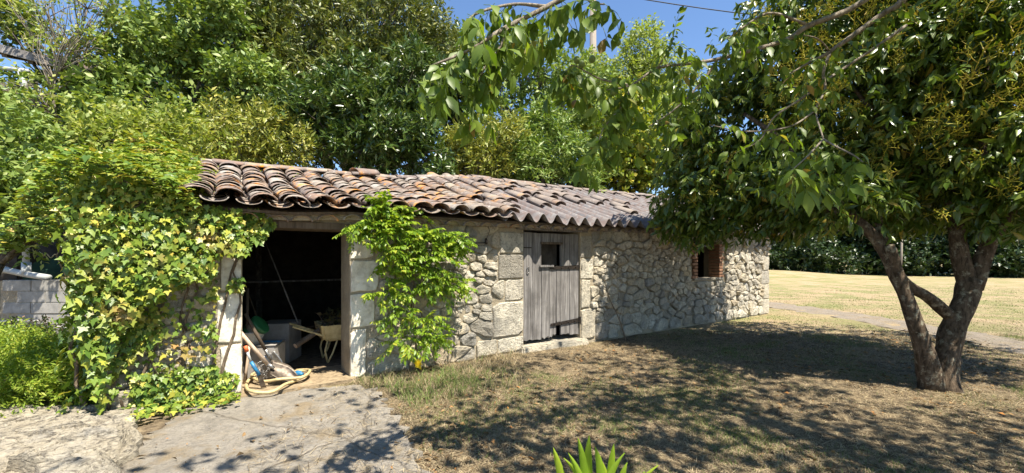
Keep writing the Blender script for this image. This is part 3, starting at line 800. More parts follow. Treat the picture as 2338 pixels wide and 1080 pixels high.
# ---- roof: boards, clay tiles, corrugated sheets
roof = empty('roof', W(LEN / 2, RW, 2.8)); roof.parent = shed; roof.location = W(LEN / 2, RW, 2.8) - shed.location
b = MB(); ss = np.linspace(-0.1, LEN + 0.1, 25)
for s0, s1 in zip(ss[:-1], ss[1:]):
    for w0, w1 in ((-0.14, 0.9), (0.9, RW), (RW, 3.4), (3.4, DEP + 0.2)):
        z = lambda s, w: roof_h(s, w) - 0.055
        b.hexa([W(s0, w0, z(s0, w0) - .025), W(s1, w0, z(s1, w0) - .025), W(s1, w1, z(s1, w1) - .025), W(s0, w1, z(s0, w1) - .025), W(s0, w0, z(s0, w0)), W(s1, w0, z(s1, w0)), W(s1, w1, z(s1, w1)), W(s0, w1, z(s0, w1))])
b.build('roof_deck', M['brown_wood'], roof)
def tile_mesh(L, r0, r1, seed, seg=9, arc=1.0, hz=0.64):
    """tapered half-round clay tile along +y, bow upward; r0 at the low end"""
    n = 5; V = []; t = 0.011
    for i in range(n):
        f = i / (n - 1); r = r0 + (r1 - r0) * f
        for k in range(seg):
            a = math.pi * (0.5 - 0.5 * arc + arc * k / (seg - 1))
            q = 1 + 0.05 * mnoise.noise(Vector((k * 0.6, i * 0.8, seed)))
            e = 0.012 * mnoise.noise(Vector((k * 1.3, 0, seed + 4))) if i in (0, n - 1) else 0
            V.append((math.cos(a) * r * q, L * f + e, math.sin(a) * r * q * hz))
        for k in range(seg):
            a = math.pi * (0.5 - 0.5 * arc + arc * k / (seg - 1)); V.append((math.cos(a) * (r - t), L * f, math.sin(a) * (r - t) * hz))
    F = []; m = 2 * seg
    for i in range(n - 1):
        for k in range(seg - 1):
            a = i * m + k; F.append((a, a + 1, a + m + 1, a + m)); a += seg; F.append((a, a + m, a + m + 1, a + 1))
        for k, o in ((0, 0), (seg - 1, 0)): a = i * m + k; F.append((a, a + m, a + m + seg, a + seg))
    for i in (0, n - 1):
        for k in range(seg - 1): a = i * m + k; F.append((a, a + seg, a + seg + 1, a + 1))
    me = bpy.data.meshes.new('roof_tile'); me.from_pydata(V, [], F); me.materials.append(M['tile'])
    bm = bmesh.new(); bm.from_mesh(me); bmesh.ops.recalc_face_normals(bm, faces=bm.faces); bm.to_mesh(me); bm.free()
    me.polygons.foreach_set('use_smooth', [True] * len(me.polygons)); me.update()
    return me
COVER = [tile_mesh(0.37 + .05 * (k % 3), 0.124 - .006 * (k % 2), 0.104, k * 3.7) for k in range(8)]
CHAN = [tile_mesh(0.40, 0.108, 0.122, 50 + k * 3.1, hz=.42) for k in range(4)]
def slope_frame(s, w, flip=False, yaw=0.0, dz=0.0):
    """matrix at roof point (s, w): y up the slope, z out of the roof"""
    e = 0.05
    p = W(s, w, roof_h(s, w)); yv = (W(s, w + e, roof_h(s, w + e)) - W(s, w - e, roof_h(s, w - e))).normalized()
    if w < -OVH + e: yv = (W(s, w + 2 * e, roof_h(s, w + 2 * e)) - p).normalized()
    xv = U.copy(); z = xv.cross(yv).normalized(); xv = yv.cross(z)
    if yaw: yv, xv = yv * math.cos(yaw) + xv * math.sin(yaw), xv * math.cos(yaw) - yv * math.sin(yaw)
    if flip: xv, z = -xv, -z
    m_ = Matrix((xv, yv, z)).transposed().to_4x4()
    m_.translation = p + (z if not flip else -z) * dz
    return m_
roof_off = shed.location + roof.location
def put_tile(me, m_, parent=roof, name='roof_tile'):
    o = bpy.data.objects.new(name, me); COL.objects.link(o); o.parent = parent
    m2 = m_.copy(); m2.translation = m_.translation - roof_off
    o.matrix_local = m2
    return o
PITCH = 0.262
EXPO = 0.195
NR = 13
chan_rest = []
ncol = 17
for c in range(ncol):
    s = 0.10 + c * PITCH
    if s < 0.42: continue
    cd = rs.uniform(-0.012, 0.012)
    for r in range(NR):
        w = -OVH + (-0.02 + rs.uniform(-.03, .03)) + r * EXPO * 0.985
        if s > 3.9 and (r < 1 or rs.random() < 0.5): continue
        if w > RW - 0.1: continue
        # covers: the low end lies on the tile below
        m_ = slope_frame(s + rs.uniform(-.014, .014) + cd, w, False, rs.uniform(-.14, .14), 0.044 + rs.uniform(0, .026))
        m_ = m_ @ Matrix.Rotation(R(-3.0 + rs.uniform(-1.8, 1.4)), 4, 'X') @ Matrix.Rotation(R(rs.uniform(-6, 6)), 4, 'Y')
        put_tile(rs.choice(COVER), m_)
        # channels between the covers
        m_ = slope_frame(s + PITCH / 2 + rs.uniform(-.01, .01), w - 0.01, True, rs.uniform(-.05, .05), 0.050 + rs.uniform(0, .008))
        m_ = m_ @ Matrix.Rotation(R(2.2), 4, 'X')
        if r < 2: put_tile(rs.choice(CHAN), m_)
        else: chan_rest.append((rs.choice(CHAN), m_))
V, F = [], []
for me, m_ in chan_rest:
    o = len(V); V += [tuple(m_ @ v.co - roof_off) for v in me.vertices]; F += [tuple(i + o for i in p.vertices) for p in me.polygons]
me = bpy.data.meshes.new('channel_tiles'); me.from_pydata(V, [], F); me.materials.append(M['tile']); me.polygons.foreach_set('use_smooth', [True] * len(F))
o = bpy.data.objects.new('channel_tiles', me); COL.objects.link(o); o.parent = roof; tag(o, None, None, None, 'stuff')
# corrugated sheets on the long right-hand stretch
s_a = 0.10 + (ncol - 3) * PITCH + PITCH / 2
sheets = []
s0 = s_a
while s0 < LEN + 0.1:
    s1 = min(s0 + PITCH * 4, LEN + 0.2)
    for (w0, w1, lift) in ((-OVH - 0.03, 1.25, 0.0), (1.10, RW + 0.02, 0.016)):
        ns, nw = max(8, int((s1 - s0 + 0.1) / PITCH * 12)), 9
        off = rs.uniform(-.02, .02); V = []
        for i in range(ns + 1):
            s = s0 + (s1 - s0 + 0.07) * i / ns
            ph = 2 * math.pi * (s - 0.10) / PITCH
            wave = 0.064 * math.cos(ph)
            for j in range(nw + 1):
                w = w0 + off + (w1 - w0) * j / nw
                dz = 0.035 + lift + wave + 0.012 * mnoise.noise(Vector((s * 1.3, w * 1.3, 3))) + (0.008 * i / ns)
                if j == 0: w += 0.014 * mnoise.noise(Vector((s * 9, 1, 2)))
                V.append(W(s, w, roof_h(s, w) + dz))
        F = [(i * (nw + 1) + j, (i + 1) * (nw + 1) + j, (i + 1) * (nw + 1) + j + 1, i * (nw + 1) + j + 1) for i in range(ns) for j in range(nw)]
        # thickness
        nV = len(V); V += [p - Vector((0, 0, 0.010)) for p in V]
        F += [tuple(q + nV for q in reversed(f)) for f in F]
        F += [(i * (nw + 1), nV + i * (nw + 1), nV + (i + 1) * (nw + 1), (i + 1) * (nw + 1)) for i in range(ns)]
        F += [(ns * (nw + 1) + j, ns * (nw + 1) + j + 1, nV + ns * (nw + 1) + j + 1, nV + ns * (nw + 1) + j) for j in range(nw)]
        F += [(i * (nw + 1) + nw, (i + 1) * (nw + 1) + nw, nV + (i + 1) * (nw + 1) + nw, nV + i * (nw + 1) + nw) for i in range(ns)]
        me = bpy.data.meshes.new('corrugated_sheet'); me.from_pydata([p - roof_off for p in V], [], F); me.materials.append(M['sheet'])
        me.polygons.foreach_set('use_smooth', [True] * len(F))
        o = bpy.data.objects.new('corrugated_sheet', me); COL.objects.link(o); o.parent = roof
    s0 = s1
# clay tiles left lying on the sheets: a thinning band, a few at the eave
for c in range(ncol - 2, 44):
    s = 0.10 + c * PITCH
    if s > LEN: break
    prob = float(np.interp(s, [3.9, 4.8, 6.0, 9, 12], [0.7, 0.26, 0.16, 0.07, 0.03]))
    for r in range(NR):
        pr = prob * (1.5 if r >= 7 else 0.9 if r >= 5 else 0.35 if r > 1 else 0.9 * (s < 5.2))
        if rs.random() < pr and -OVH + r * EXPO < RW - .15:
            m_ = slope_frame(s + rs.uniform(-.012, .012), -OVH - 0.01 + r * EXPO + rs.uniform(-.06, .06), False, rs.uniform(-.10, .10), 0.078)
            m_ = m_ @ Matrix.Rotation(R(rs.uniform(-2.5, .5)), 4, 'X')
            put_tile(rs.choice(COVER), m_)
# ridge tiles laid along the top
RIDGE = [tile_mesh(0.44, 0.125, 0.105, 90 + k * 5, 9) for k in range(4)]
s = -0.05
while s < LEN:
    z = roof_h(s, RW) + 0.055 + rs.uniform(0, .014)
    d = (W(s + .4, RW, ridge(s + .4)) - W(s, RW, ridge(s))).normalized()
    yv = d; zv = Vector((0, 0, 1)); xv = yv.cross(zv).normalized(); zv = xv.cross(yv)
    m_ = Matrix((xv, yv, zv)).transposed().to_4x4(); m_.translation = W(s, RW + rs.uniform(-.02, .02), z)
    m_ = m_ @ Matrix.Rotation(rs.uniform(-.05, .05), 4, 'Z') @ Matrix.Rotation(rs.uniform(-.03, .05), 4, 'X')
    put_tile(rs.choice(RIDGE), m_, name='ridge_tile')
    s += 0.37
m_ = slope_frame(2.52, RW - 0.25, False, 1.1, 0.16); put_tile(RIDGE[0], m_, name='ridge_tile')
# mortared row of tile ends under the eave
EAVE = [tile_mesh(0.30, 0.105, 0.10, 130 + k * 7, 9) for k in range(3)]
c = 0
while 0.03 + c * 0.245 < LEN:
    s = 0.03 + c * 0.245
    p = W(s + rs.uniform(-.012, .012), -0.135 + rs.uniform(-.015, .015), roof_h(s, -0.13) - 0.150)
    m_ = Matrix((U, NB, Vector((0, 0, 1)))).transposed().to_4x4(); m_.translation = p
    m_ = m_ @ Matrix.Rotation(R(4), 4, 'X')
    put_tile(rs.choice(EAVE), m_, name='eave_tile'); c += 1
b = MB()
for s0, s1 in zip(ss[:-1], ss[1:]):
    z0, z1 = roof_h(s0, -0.05) - 0.155, roof_h(s1, -0.05) - 0.155
    s0_, s1_ = max(s0, 0), min(s1, LEN)
    b.hexa([W(s0_, -0.075, z0), W(s1_, -0.075, z1), W(s1_, 0.02, z1), W(s0_, 0.02, z0), W(s0_, -0.085, z0 + .085), W(s1_, -0.085, z1 + .085), W(s1_, 0.02, z1 + .085), W(s0_, 0.02, z0 + .085)])
b.build('eave_bedding', M['mortar'], shed)
# iron hook and old wire on the wall, and a dead stem against it
b = MB(); b.tube([W(3.72, -0.06, 1.62), W(3.72, -0.07, 1.58), W(3.72, -0.075, 1.545)], [0.012, 0.022, 0.018], 8); b.build('hook', M['iron'], shed, smooth=True)
b = MB(); b.tube([W(3.72, -0.07, 1.56), W(3.3, -0.075, 1.545), W(2.9, -0.07, 1.555)], 0.006, 6); b.tube([W(3.72, -0.07, 1.60), W(3.76, -0.09, 1.72), W(3.75, -0.06, 1.80)], 0.004, 6)
b.build('wire', M['iron'], shed, smooth=True)

# ================================================================== BACKGROUND TREES
M['elm'] = leaf_mat('elm_leaves', [(0, (0.10, 0.165, 0.03)), (0.5, (0.175, 0.25, 0.05)), (1, (0.27, 0.32, 0.08))], 0.21, 0.5, 0.35)
M['elm_yellow'] = leaf_mat('pale_elm_leaves', [(0, (0.17, 0.23, 0.04)), (0.6, (0.27, 0.32, 0.065)), (1, (0.37, 0.37, 0.09))], 0.35, 0.5, 0.35)
M['laurel'] = leaf_mat('laurel_leaves', [(0, (0.04, 0.08, 0.016)), (0.6, (0.075, 0.125, 0.025)), (1, (0.15, 0.19, 0.04))], 0.14, 0.32, 0.55)
M['oak'] = leaf_mat('evergreen_oak_leaves', [(0, (0.08, 0.11, 0.024)), (0.6, (0.15, 0.18, 0.04)), (1, (0.26, 0.25, 0.07))], 0.17, 0.4, 0.5)
M['olive'] = leaf_mat('yellow_green_leaves', [(0, (0.15, 0.19, 0.03)), (0.6, (0.27, 0.29, 0.055)), (1, (0.40, 0.36, 0.08))], 0.21, 0.4, 0.45)
M['willow'] = leaf_mat('narrow_pale_leaves', [(0, (0.11, 0.19, 0.035)), (0.6, (0.20, 0.28, 0.06)), (1, (0.31, 0.36, 0.10))], 0.24, 0.45, 0.4)
M['maple'] = leaf_mat('maple_leaves', [(0, (0.15, 0.22, 0.03)), (0.7, (0.28, 0.32, 0.05)), (1, (0.48, 0.40, 0.06))], 0.28, 0.5, 0.35)
M['poplar'] = leaf_mat('poplar_leaves', [(0, (0.19, 0.25, 0.05)), (1, (0.32, 0.36, 0.10))], 0.4, 0.5, 0.35)
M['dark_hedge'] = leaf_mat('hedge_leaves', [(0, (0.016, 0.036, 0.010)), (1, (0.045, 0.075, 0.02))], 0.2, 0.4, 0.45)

def limb_paths(root, lobes, n_mid=9, jit=0.12, seed=0):
    rl = random.Random(seed); out = []
    for c, r in lobes:
        a = Vector(root); bq = Vector(c)
        mid = a.lerp(bq, 0.5) + Vector((rl.uniform(-.3, .3), rl.uniform(-.3, .3), rl.uniform(0, .4)))
        out.append(spline([a, mid, bq], n_mid))
    return out
def tree(name, label, cat, base, lobes, mat, kind, size, dens, trunk_r=0.09, nl=8, twig=0.22, shell=0.55, group=None, bark=None, updir=0.6, fork=0.55, twigs=40, spread=0.9):
    base = Vector(base); bark = bark or M['bark']
    t = empty(name, base, label, cat, group)
    top = Vector((sum(c[0] for c, r in lobes) / len(lobes), sum(c[1] for c, r in lobes) / len(lobes), max(c[2] for c, r in lobes)))
    hub = base.lerp(top, fork); hub.z = base.z + max(0.5, (min(c[2] for c, r in lobes) - base.z) * 0.8)
    b = MB(); pts = spline([base - Vector((0, 0, .1)), base.lerp(hub, .5) + Vector((rng.uniform(-.1, .1), rng.uniform(-.1, .1), 0)), hub], 8)
    b.tube(pts, list(np.linspace(trunk_r * 1.25, trunk_r * 0.8, 8)), 9, wob=0.2)
    b.build('trunk', bark, t, smooth=True)
    for k, pth in enumerate(limb_paths(hub, lobes, 9, seed=k_seed(name))):
        b = MB(); b.tube(pth, list(np.linspace(trunk_r * 0.6, trunk_r * 0.14, 9)), 7, wob=0.2)
        c, r = lobes[k]; r = r if hasattr(r, '__len__') else (r, r, r)
        for q in range(max(3, int(twigs / len(lobes)))):
            st = Vector(pth[random.randint(4, 8)]); d = Vector(unit(1)[0]); d.z = abs(d.z) * 0.8
            e = Vector(c) + Vector((d.x * r[0], d.y * r[1], d.z * r[2])) * random.uniform(.7, 1.02)
            b.tube(spline([st, st.lerp(e, .5) + Vector((0, 0, .06)) + d * 0.1, e], 6), list(np.linspace(trunk_r * 0.13, 0.003, 6)), 5)
        b.build('limb', bark, t, smooth=True)
    p, d = lobe_points(lobes, dens, shell)
    p = p[p[:, 2] > 0.05]; d = d[:len(p)]
    V, F = sprigs(p, d, kind, size, nl, twig, spread, updir)
    o = link('crown', mesh_np('crown', V - np.array(base), F, False, [mat])); o.parent = t
    tag(o, None, None, None, 'stuff')
    return t
def k_seed(s): return sum(ord(ch) for ch in s)
def Lp(x, y, d, r): return (tuple(P(x, y, d)), r)

tree('elm_tree', 'tall loose elm with bare upper branches over the barn roof, upper left', 'tree', (P(300, 770, 7.6).x, 7.6, 0),
     [Lp(20, 60, 7.6, (.55, .6, .35)), Lp(-60, 260, 7.0, (.7, .7, .5)), Lp(230, 200, 7.8, (1.0, .9, .7)), Lp(360, 110, 8.2, (1.0, .9, .8)), Lp(330, 270, 7.6, (1.0, .9, .7)), Lp(480, 60, 8.6, (.9, .9, 1.0)), Lp(560, 200, 8.6, (.8, .8, .7)), Lp(60, 330, 6.6, (.7, .7, .6))],
     M['elm'], 'oval', 0.125, 40, 0.10, 9, 0.26, 0.7, fork=0.35, twigs=90)
tree('bare_elm', 'thin half-bare elm with pale branches against the sky, upper left', 'tree', (P(180, 640, 7.0).x, 7.0, 0),
     [Lp(110, 40, 7.0, (.7, .5, .5)), Lp(200, 20, 7.2, (.6, .5, .4)), Lp(160, 120, 7.0, (.6, .5, .4)), Lp(60, 230, 6.4, (.5, .5, .4))],
     M['elm_yellow'], 'oval', 0.075, 16, 0.06, 7, 0.2, 0.9, twigs=150, bark=M['walnut_bark'])
tree('elm_sapling', 'pale green elm sapling with upright shoots beside the ivy mound', 'tree', (P(300, 640, 6.0).x, 6.0, 0),
     [Lp(300, 330, 6.0, (.55, .5, .5)), Lp(230, 350, 5.6, (.45, .4, .5)), Lp(390, 330, 6.4, (.6, .5, .45))],
     M['elm_yellow'], 'oval', 0.085, 45, 0.035, 10, 0.30, 0.8, twigs=60, updir=0.4)
tree('elm_bush', 'leafy elm bush growing against the barn at the edge', 'tree', (P(-40, 640, 5.2).x, 5.2, 0),
     [Lp(60, 380, 4.9, (.5, .5, .55)), Lp(110, 470, 4.9, (.40, .4, .45)), Lp(20, 520, 4.8, (.45, .45, .30)), Lp(-40, 300, 5.0, (.6, .6, .6)), Lp(120, 540, 4.9, (.22, .3, .16)), Lp(-30, 450, 4.6, (.5, .5, .5))],
     M['elm'], 'oval', 0.08, 60, 0.045, 9, 0.2, 0.75, twigs=50)
tree('evergreen_oak', 'tall evergreen oak rising behind the middle of the tiled roof', 'tree', (P(760, 640, 10.0).x, 10.0, 0),
     [Lp(560, 60, 9.6, (1.0, .9, .9)), Lp(700, 60, 9.8, (1.1, 1, 1.1)), Lp(880, 50, 10.0, (1.0, 1, 1.2)), Lp(980, 110, 10.2, (.8, .8, .9)), Lp(640, 190, 9.4, (1.1, 1, .9)), Lp(820, 180, 9.8, (1.1, 1, .9)), Lp(760, -90, 10.4, (1.7, 1, .7)), Lp(500, -60, 9.8, (.9, .9, .6))],
     M['oak'], 'lance', 0.145, 40, 0.13, 9, 0.24, 0.6, twigs=80)
tree('laurel_tree', 'dense dark glossy laurel behind the roof ridge', 'tree', (P(860, 640, 8.6).x, 8.6, 0),
     [Lp(800, 250, 8.6, (.9, .8, .9)), Lp(900, 300, 8.5, (.85, .8, .8)), Lp(690, 270, 8.4, (.8, .8, .8)), Lp(940, 200, 9.0, (.8, .8, .8)), Lp(840, 350, 8.3, (1.0, .7, .5)), Lp(980, 370, 8.6, (.5, .6, .5))],
     M['laurel'], 'lance', 0.155, 46, 0.10, 10, 0.16, 0.6, twigs=30, spread=0.8)
tree('privet_bush', 'yellowish green bushy privet between elm and laurel', 'bush', (P(590, 640, 7.6).x, 7.6, 0),
     [Lp(560, 300, 7.6, (.75, .6, .55)), Lp(490, 330, 7.3, (.55, .5, .4)), Lp(650, 330, 7.8, (.6, .6, .45)), Lp(600, 370, 7.6, (.8, .5, .4))],
     M['olive'], 'lance', 0.12, 42, 0.06, 9, 0.22, 0.65, twigs=30)
tree('bay_bush', 'bright olive green bay bush leaning over the ridge', 'bush', (P(1080, 640, 9.2).x, 9.2, 0),
     [Lp(1070, 330, 9.2, (.6, .6, .5)), Lp(1140, 310, 9.4, (.6, .6, .5)), Lp(1100, 380, 9.3, (.7, .5, .4))],
     M['olive'], 'lance', 0.125, 42, 0.06, 10, 0.2, 0.65, twigs=20)
tree('brown_twig_tree', 'thin tree with brown dying twigs behind hanging walnut leaves', 'tree', (P(1200, 640, 11).x, 11.0, 0),
     [Lp(1120, 190, 11.2, (1.0, .9, 1.0)), Lp(1230, 170, 11.2, (.9, .9, .8)), Lp(1280, 260, 11.0, (.9, .8, .8)), Lp(1170, 290, 10.8, (.9, .8, .8)), Lp(1060, 130, 11.6, (.9, .8, .8)), Lp(1330, 200, 11.6, (.8, .8, .7)), Lp(1200, 110, 11.8, (.7, .7, .5))],
     M['elm'], 'oval', 0.125, 26, 0.10, 8, 0.24, 0.75, twigs=150)
tree('willow_bush', 'feathery pale green willow bush behind the sheet roof', 'bush', (P(1200, 640, 9.9).x, 9.9, 0),
     [Lp(1190, 370, 9.9, (.75, .6, .6)), Lp(1270, 350, 10.2, (.7, .6, .6)), Lp(1240, 300, 10.4, (.6, .6, .5)), Lp(1330, 390, 10.4, (.6, .6, .5))],
     M['willow'], 'lance', 0.14, 42, 0.05, 11, 0.3, 0.7, twigs=20, updir=0.3)
tree('maple_tree', 'sunlit yellow green maple beyond the far roof', 'tree', (P(1450, 640, 12.5).x, 12.5, 0),
     [Lp(1450, 340, 12.5, (1.1, .9, .9)), Lp(1390, 400, 12.2, (.9, .8, .6)), Lp(1500, 400, 12.6, (1.0, .8, .7)), Lp(1420, 250, 12.8, (.9, .9, .8)), Lp(1530, 300, 12.8, (.9, .9, .8)), Lp(1320, 320, 12.4, (.7, .7, .7))],
     M['maple'], 'round', 0.13, 34, 0.09, 8, 0.22, 0.7, twigs=40)
tree('poplar_tree', 'tall pale poplar reaching into the blue sky gap', 'tree', (P(1480, 640, 17).x, 17.0, 0),
     [Lp(1470, 120, 17, (.9, .9, 1.1)), Lp(1440, 190, 17, (1.1, 1, 1.2)), Lp(1520, 190, 17, (1.1, 1, 1.2)), Lp(1480, 280, 17, (1.6, 1.2, 1.2)), Lp(1390, 260, 17, (1.1, 1, 1.1)), Lp(1340, 170, 17.5, (.8, .8, .9))],
     M['poplar'], 'oval', 0.14, 26, 0.16, 8, 0.36, 0.8, twigs=90)
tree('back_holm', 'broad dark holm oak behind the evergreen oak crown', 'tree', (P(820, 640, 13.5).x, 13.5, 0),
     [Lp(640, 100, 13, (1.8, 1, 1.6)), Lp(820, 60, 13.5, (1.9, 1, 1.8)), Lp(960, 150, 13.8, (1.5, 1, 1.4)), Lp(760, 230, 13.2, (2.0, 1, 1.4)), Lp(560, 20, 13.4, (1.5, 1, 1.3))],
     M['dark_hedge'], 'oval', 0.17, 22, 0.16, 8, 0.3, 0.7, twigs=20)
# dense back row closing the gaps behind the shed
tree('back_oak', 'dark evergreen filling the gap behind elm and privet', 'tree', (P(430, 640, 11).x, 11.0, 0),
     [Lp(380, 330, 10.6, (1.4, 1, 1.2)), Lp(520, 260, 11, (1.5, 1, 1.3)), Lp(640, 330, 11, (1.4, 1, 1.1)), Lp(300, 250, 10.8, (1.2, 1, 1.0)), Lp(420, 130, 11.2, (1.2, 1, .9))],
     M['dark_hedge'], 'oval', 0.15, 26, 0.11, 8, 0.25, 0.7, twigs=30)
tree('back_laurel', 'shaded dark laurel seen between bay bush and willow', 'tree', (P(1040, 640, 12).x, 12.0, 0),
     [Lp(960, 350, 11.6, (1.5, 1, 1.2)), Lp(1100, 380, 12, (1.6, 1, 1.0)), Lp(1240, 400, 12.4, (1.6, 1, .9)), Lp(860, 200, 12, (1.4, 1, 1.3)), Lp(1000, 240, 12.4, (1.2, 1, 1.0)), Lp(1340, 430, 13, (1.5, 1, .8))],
     M['dark_hedge'], 'oval', 0.15, 26, 0.11, 8, 0.25, 0.7, twigs=30)

# far garden edge on the right: separate trees and hedge bushes
rh = random.Random(3)
far_labels = ['dark hedge bush at the far lawn edge nearest the shed end', 'second dark hedge bush from the shed along the far lawn', 'third dark hedge bush from the shed along the far lawn',
              'fourth dark hedge bush from the shed along the far lawn', 'fifth dark hedge bush seen behind the twin-stemmed tree', 'sixth dark hedge bush seen right of the twin stems', 'last dark hedge bush at the frame edge beyond the lawn']
for k in range(7):
    x0 = 1740 + k * 125; d = 37 - k * 1.3
    base = Vector((P(x0, 600, d).x, d, 0))
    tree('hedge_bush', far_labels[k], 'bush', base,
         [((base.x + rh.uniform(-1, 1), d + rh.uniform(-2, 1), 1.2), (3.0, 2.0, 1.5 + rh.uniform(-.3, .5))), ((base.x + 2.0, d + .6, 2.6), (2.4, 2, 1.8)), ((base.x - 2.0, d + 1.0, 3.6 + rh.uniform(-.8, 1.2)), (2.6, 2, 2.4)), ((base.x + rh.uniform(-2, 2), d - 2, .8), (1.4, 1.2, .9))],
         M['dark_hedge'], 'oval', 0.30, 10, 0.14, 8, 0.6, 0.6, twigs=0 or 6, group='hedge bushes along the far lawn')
far_trees = ['far tree showing over the hedge beside the shed roof', 'far tree filling the view under the privet crown', 'far tree standing behind the twin stems', 'far tree over the hedge at the frame edge']
for k, (x0, d, hh) in enumerate(((1700, 41, 7.5), (1880, 40, 7.0), (2080, 39, 8.0), (2330, 37, 7.5))):
    base = Vector((P(x0, 600, d).x, d, 0))
    tree('far_tree', far_trees[k], 'tree', base, [((base.x, d, hh * .55), (4, 3, 2.6)), ((base.x + 2.6, d, hh * .75), (3, 3, 2.6)), ((base.x - 2.6, d, hh * .8), (3, 3, 2.6)), ((base.x, d, hh), (2.6, 2.6, 2))],
         M['elm'], 'oval', 0.36, 8, 0.25, 8, 0.7, 0.7, group='trees beyond the far lawn', twigs=8)

# ================================================================== PRIVET TREE ON THE RIGHT
M['privet'] = leaf_mat('glossy_privet_leaves', [(0, (0.05, 0.09, 0.014)), (0.6, (0.10, 0.155, 0.022)), (0.95, (0.19, 0.24, 0.035)), (1, (0.36, 0.26, 0.05))], 0.22, 0.33, 0.45)
M['panicle'] = leaf_mat('yellow_flower_stalks', [(0, (0.34, 0.34, 0.05)), (0.6, (0.46, 0.43, 0.07)), (1, (0.42, 0.31, 0.07))], 0.3, 0.6, 0.2)
pt = empty('privet_tree', (4.5, 4.35, 0), 'twin-stemmed privet tree with glossy dark crown and yellow flower stalks', 'tree')
def stem_px(name, pts, rad, n=16, seg=12, wob=0.22, parent=pt, mat=None):
    q = spline([(*P(x, y, d), r) for (x, y, d), r in zip(pts, rad)], n)
    b = MB(); b.tube([p[:3] for p in q], [max(p[3], .004) for p in q], seg, wob=wob, seed=len(name) + pts[0][0] * .01)
    return b.build(name, mat or M['privet_bark'], parent, smooth=True)
stem_px('trunk', [(2148, 905, 4.35), (2152, 860, 4.35), (2168, 780, 4.38), (2196, 700, 4.4), (2218, 640, 4.42)], [.175, .128, .106, .10, .10], 22, 18, 0.3)
stem_px('limb', [(2212, 660, 4.42), (2190, 570, 4.45), (2178, 480, 4.5), (2160, 380, 4.6), (2130, 250, 4.7)], [.08, .07, .062, .05, .035])
stem_px('limb', [(2222, 660, 4.42), (2248, 580, 4.4), (2285, 510, 4.35), (2340, 430, 4.3), (2400, 330, 4.3)], [.08, .068, .058, .05, .035])
stem_px('trunk', [(2128, 890, 4.3), (2110, 800, 4.3), (2076, 700, 4.32), (2045, 625, 4.35), (2010, 560, 4.4), (1955, 500, 4.5), (1890, 440, 4.7)], [.105, .082, .07, .066, .06, .05, .04], 26, 14)
stem_px('limb', [(2172, 725, 4.42), (2120, 680, 4.36), (2062, 640, 4.34), (2030, 560, 4.3)], [.06, .055, .05, .045])
stem_px('limb', [(2015, 565, 4.4), (2000, 500, 4.6), (2030, 400, 4.8), (2050, 280, 5.0)], [.07, .06, .05, .03])
for pts in ([(1955, 500, 4.5), (1850, 460, 5.0), (1730, 430, 5.6), (1640, 420, 6.0)], [(1890, 440, 4.7), (1800, 330, 5.2), (1700, 260, 5.8)], [(2178, 480, 4.5), (2090, 380, 4.6), (1990, 250, 4.8), (1900, 150, 5.2)], [(2285, 510, 4.35), (2250, 400, 4.3), (2240, 250, 4.4), (2260, 120, 4.5)], [(2130, 250, 4.7), (2060, 120, 5.0), (1980, 20, 5.2)]):
    stem_px('limb', pts, [.05, .035, .025, .012][:len(pts)], 14, 8)
PL = [Lp(1625, 440, 6.3, (.75, .75, .62)), Lp(1570, 480, 6.6, (.45, .5, .45)), Lp(1680, 290, 6.2, (.95, .9, .9)), Lp(1790, 170, 5.8, (1.0, .9, .9)), Lp(1840, 420, 5.3, (.85, .8, .5)), Lp(1740, 470, 5.9, (.6, .6, .38)), Lp(1980, 250, 5.0, (1.0, .9, .9)), Lp(2200, 130, 4.7, (1.1, 1, 1.0)), Lp(2200, 330, 4.5, (.95, .9, .6)),
      Lp(2420, 250, 4.6, (1.2, 1, 1.1)), Lp(2450, 430, 4.5, (.9, .8, .5)), Lp(2050, 0, 5.3, (1.2, 1, .9)), Lp(1860, 60, 5.9, (1.0, 1, .8)), Lp(2060, 440, 5.6, (.9, .9, .42)), Lp(2300, -60, 5.0, (1.3, 1, .8)), Lp(1980, 400, 4.9, (.6, .6, .4)),
      Lp(1590, 500, 6.5, (.5, .5, .36)), Lp(1700, 500, 6.1, (.5, .5, .30)), Lp(1850, 470, 5.4, (.6, .6, .36)), Lp(1910, 460, 4.5, (.45, .35, .26)), Lp(1990, 480, 4.4, (.3, .3, .2)), Lp(2000, 460, 5.0, (.55, .5, .30)), Lp(2140, 430, 4.5, (.6, .5, .34)), Lp(2310, 430, 4.3, (.5, .5, .34)), Lp(2335, 490, 4.1, (.40, .4, .20)), Lp(2110, 480, 5.3, (.5, .5, .18)),
      ((3.8, 7.2, 2.9), (1.0, .8, .8)), ((2.85, 6.6, 2.9), (.5, .6, .6)), ((4.6, 7.6, 2.8), (1.0, .8, .7)),
      ((6.2, 6.8, 3.1), (1.6, 1.5, 1.1)), ((7.4, 5.6, 3.0), (1.5, 1.6, 1.1)), ((5.2, 7.4, 2.7), (1.3, 1.3, .8)), ((6.0, 5.2, 4.2), (1.8, 1.6, 1.0))]
pa, da = lobe_points(PL[:-4], 40, 0.75, .42); pb, db = lobe_points(PL[-4:], 15, 0.9, .34)
pts_, dirs_ = np.concatenate([pa, pb]), np.concatenate([da, db])
keep = pts_[:, 2] > 1.35 + 0.25 * rng.random(len(pts_))
pts_, dirs_ = pts_[keep], dirs_[keep]
dirs_[:, 2] -= 0.5
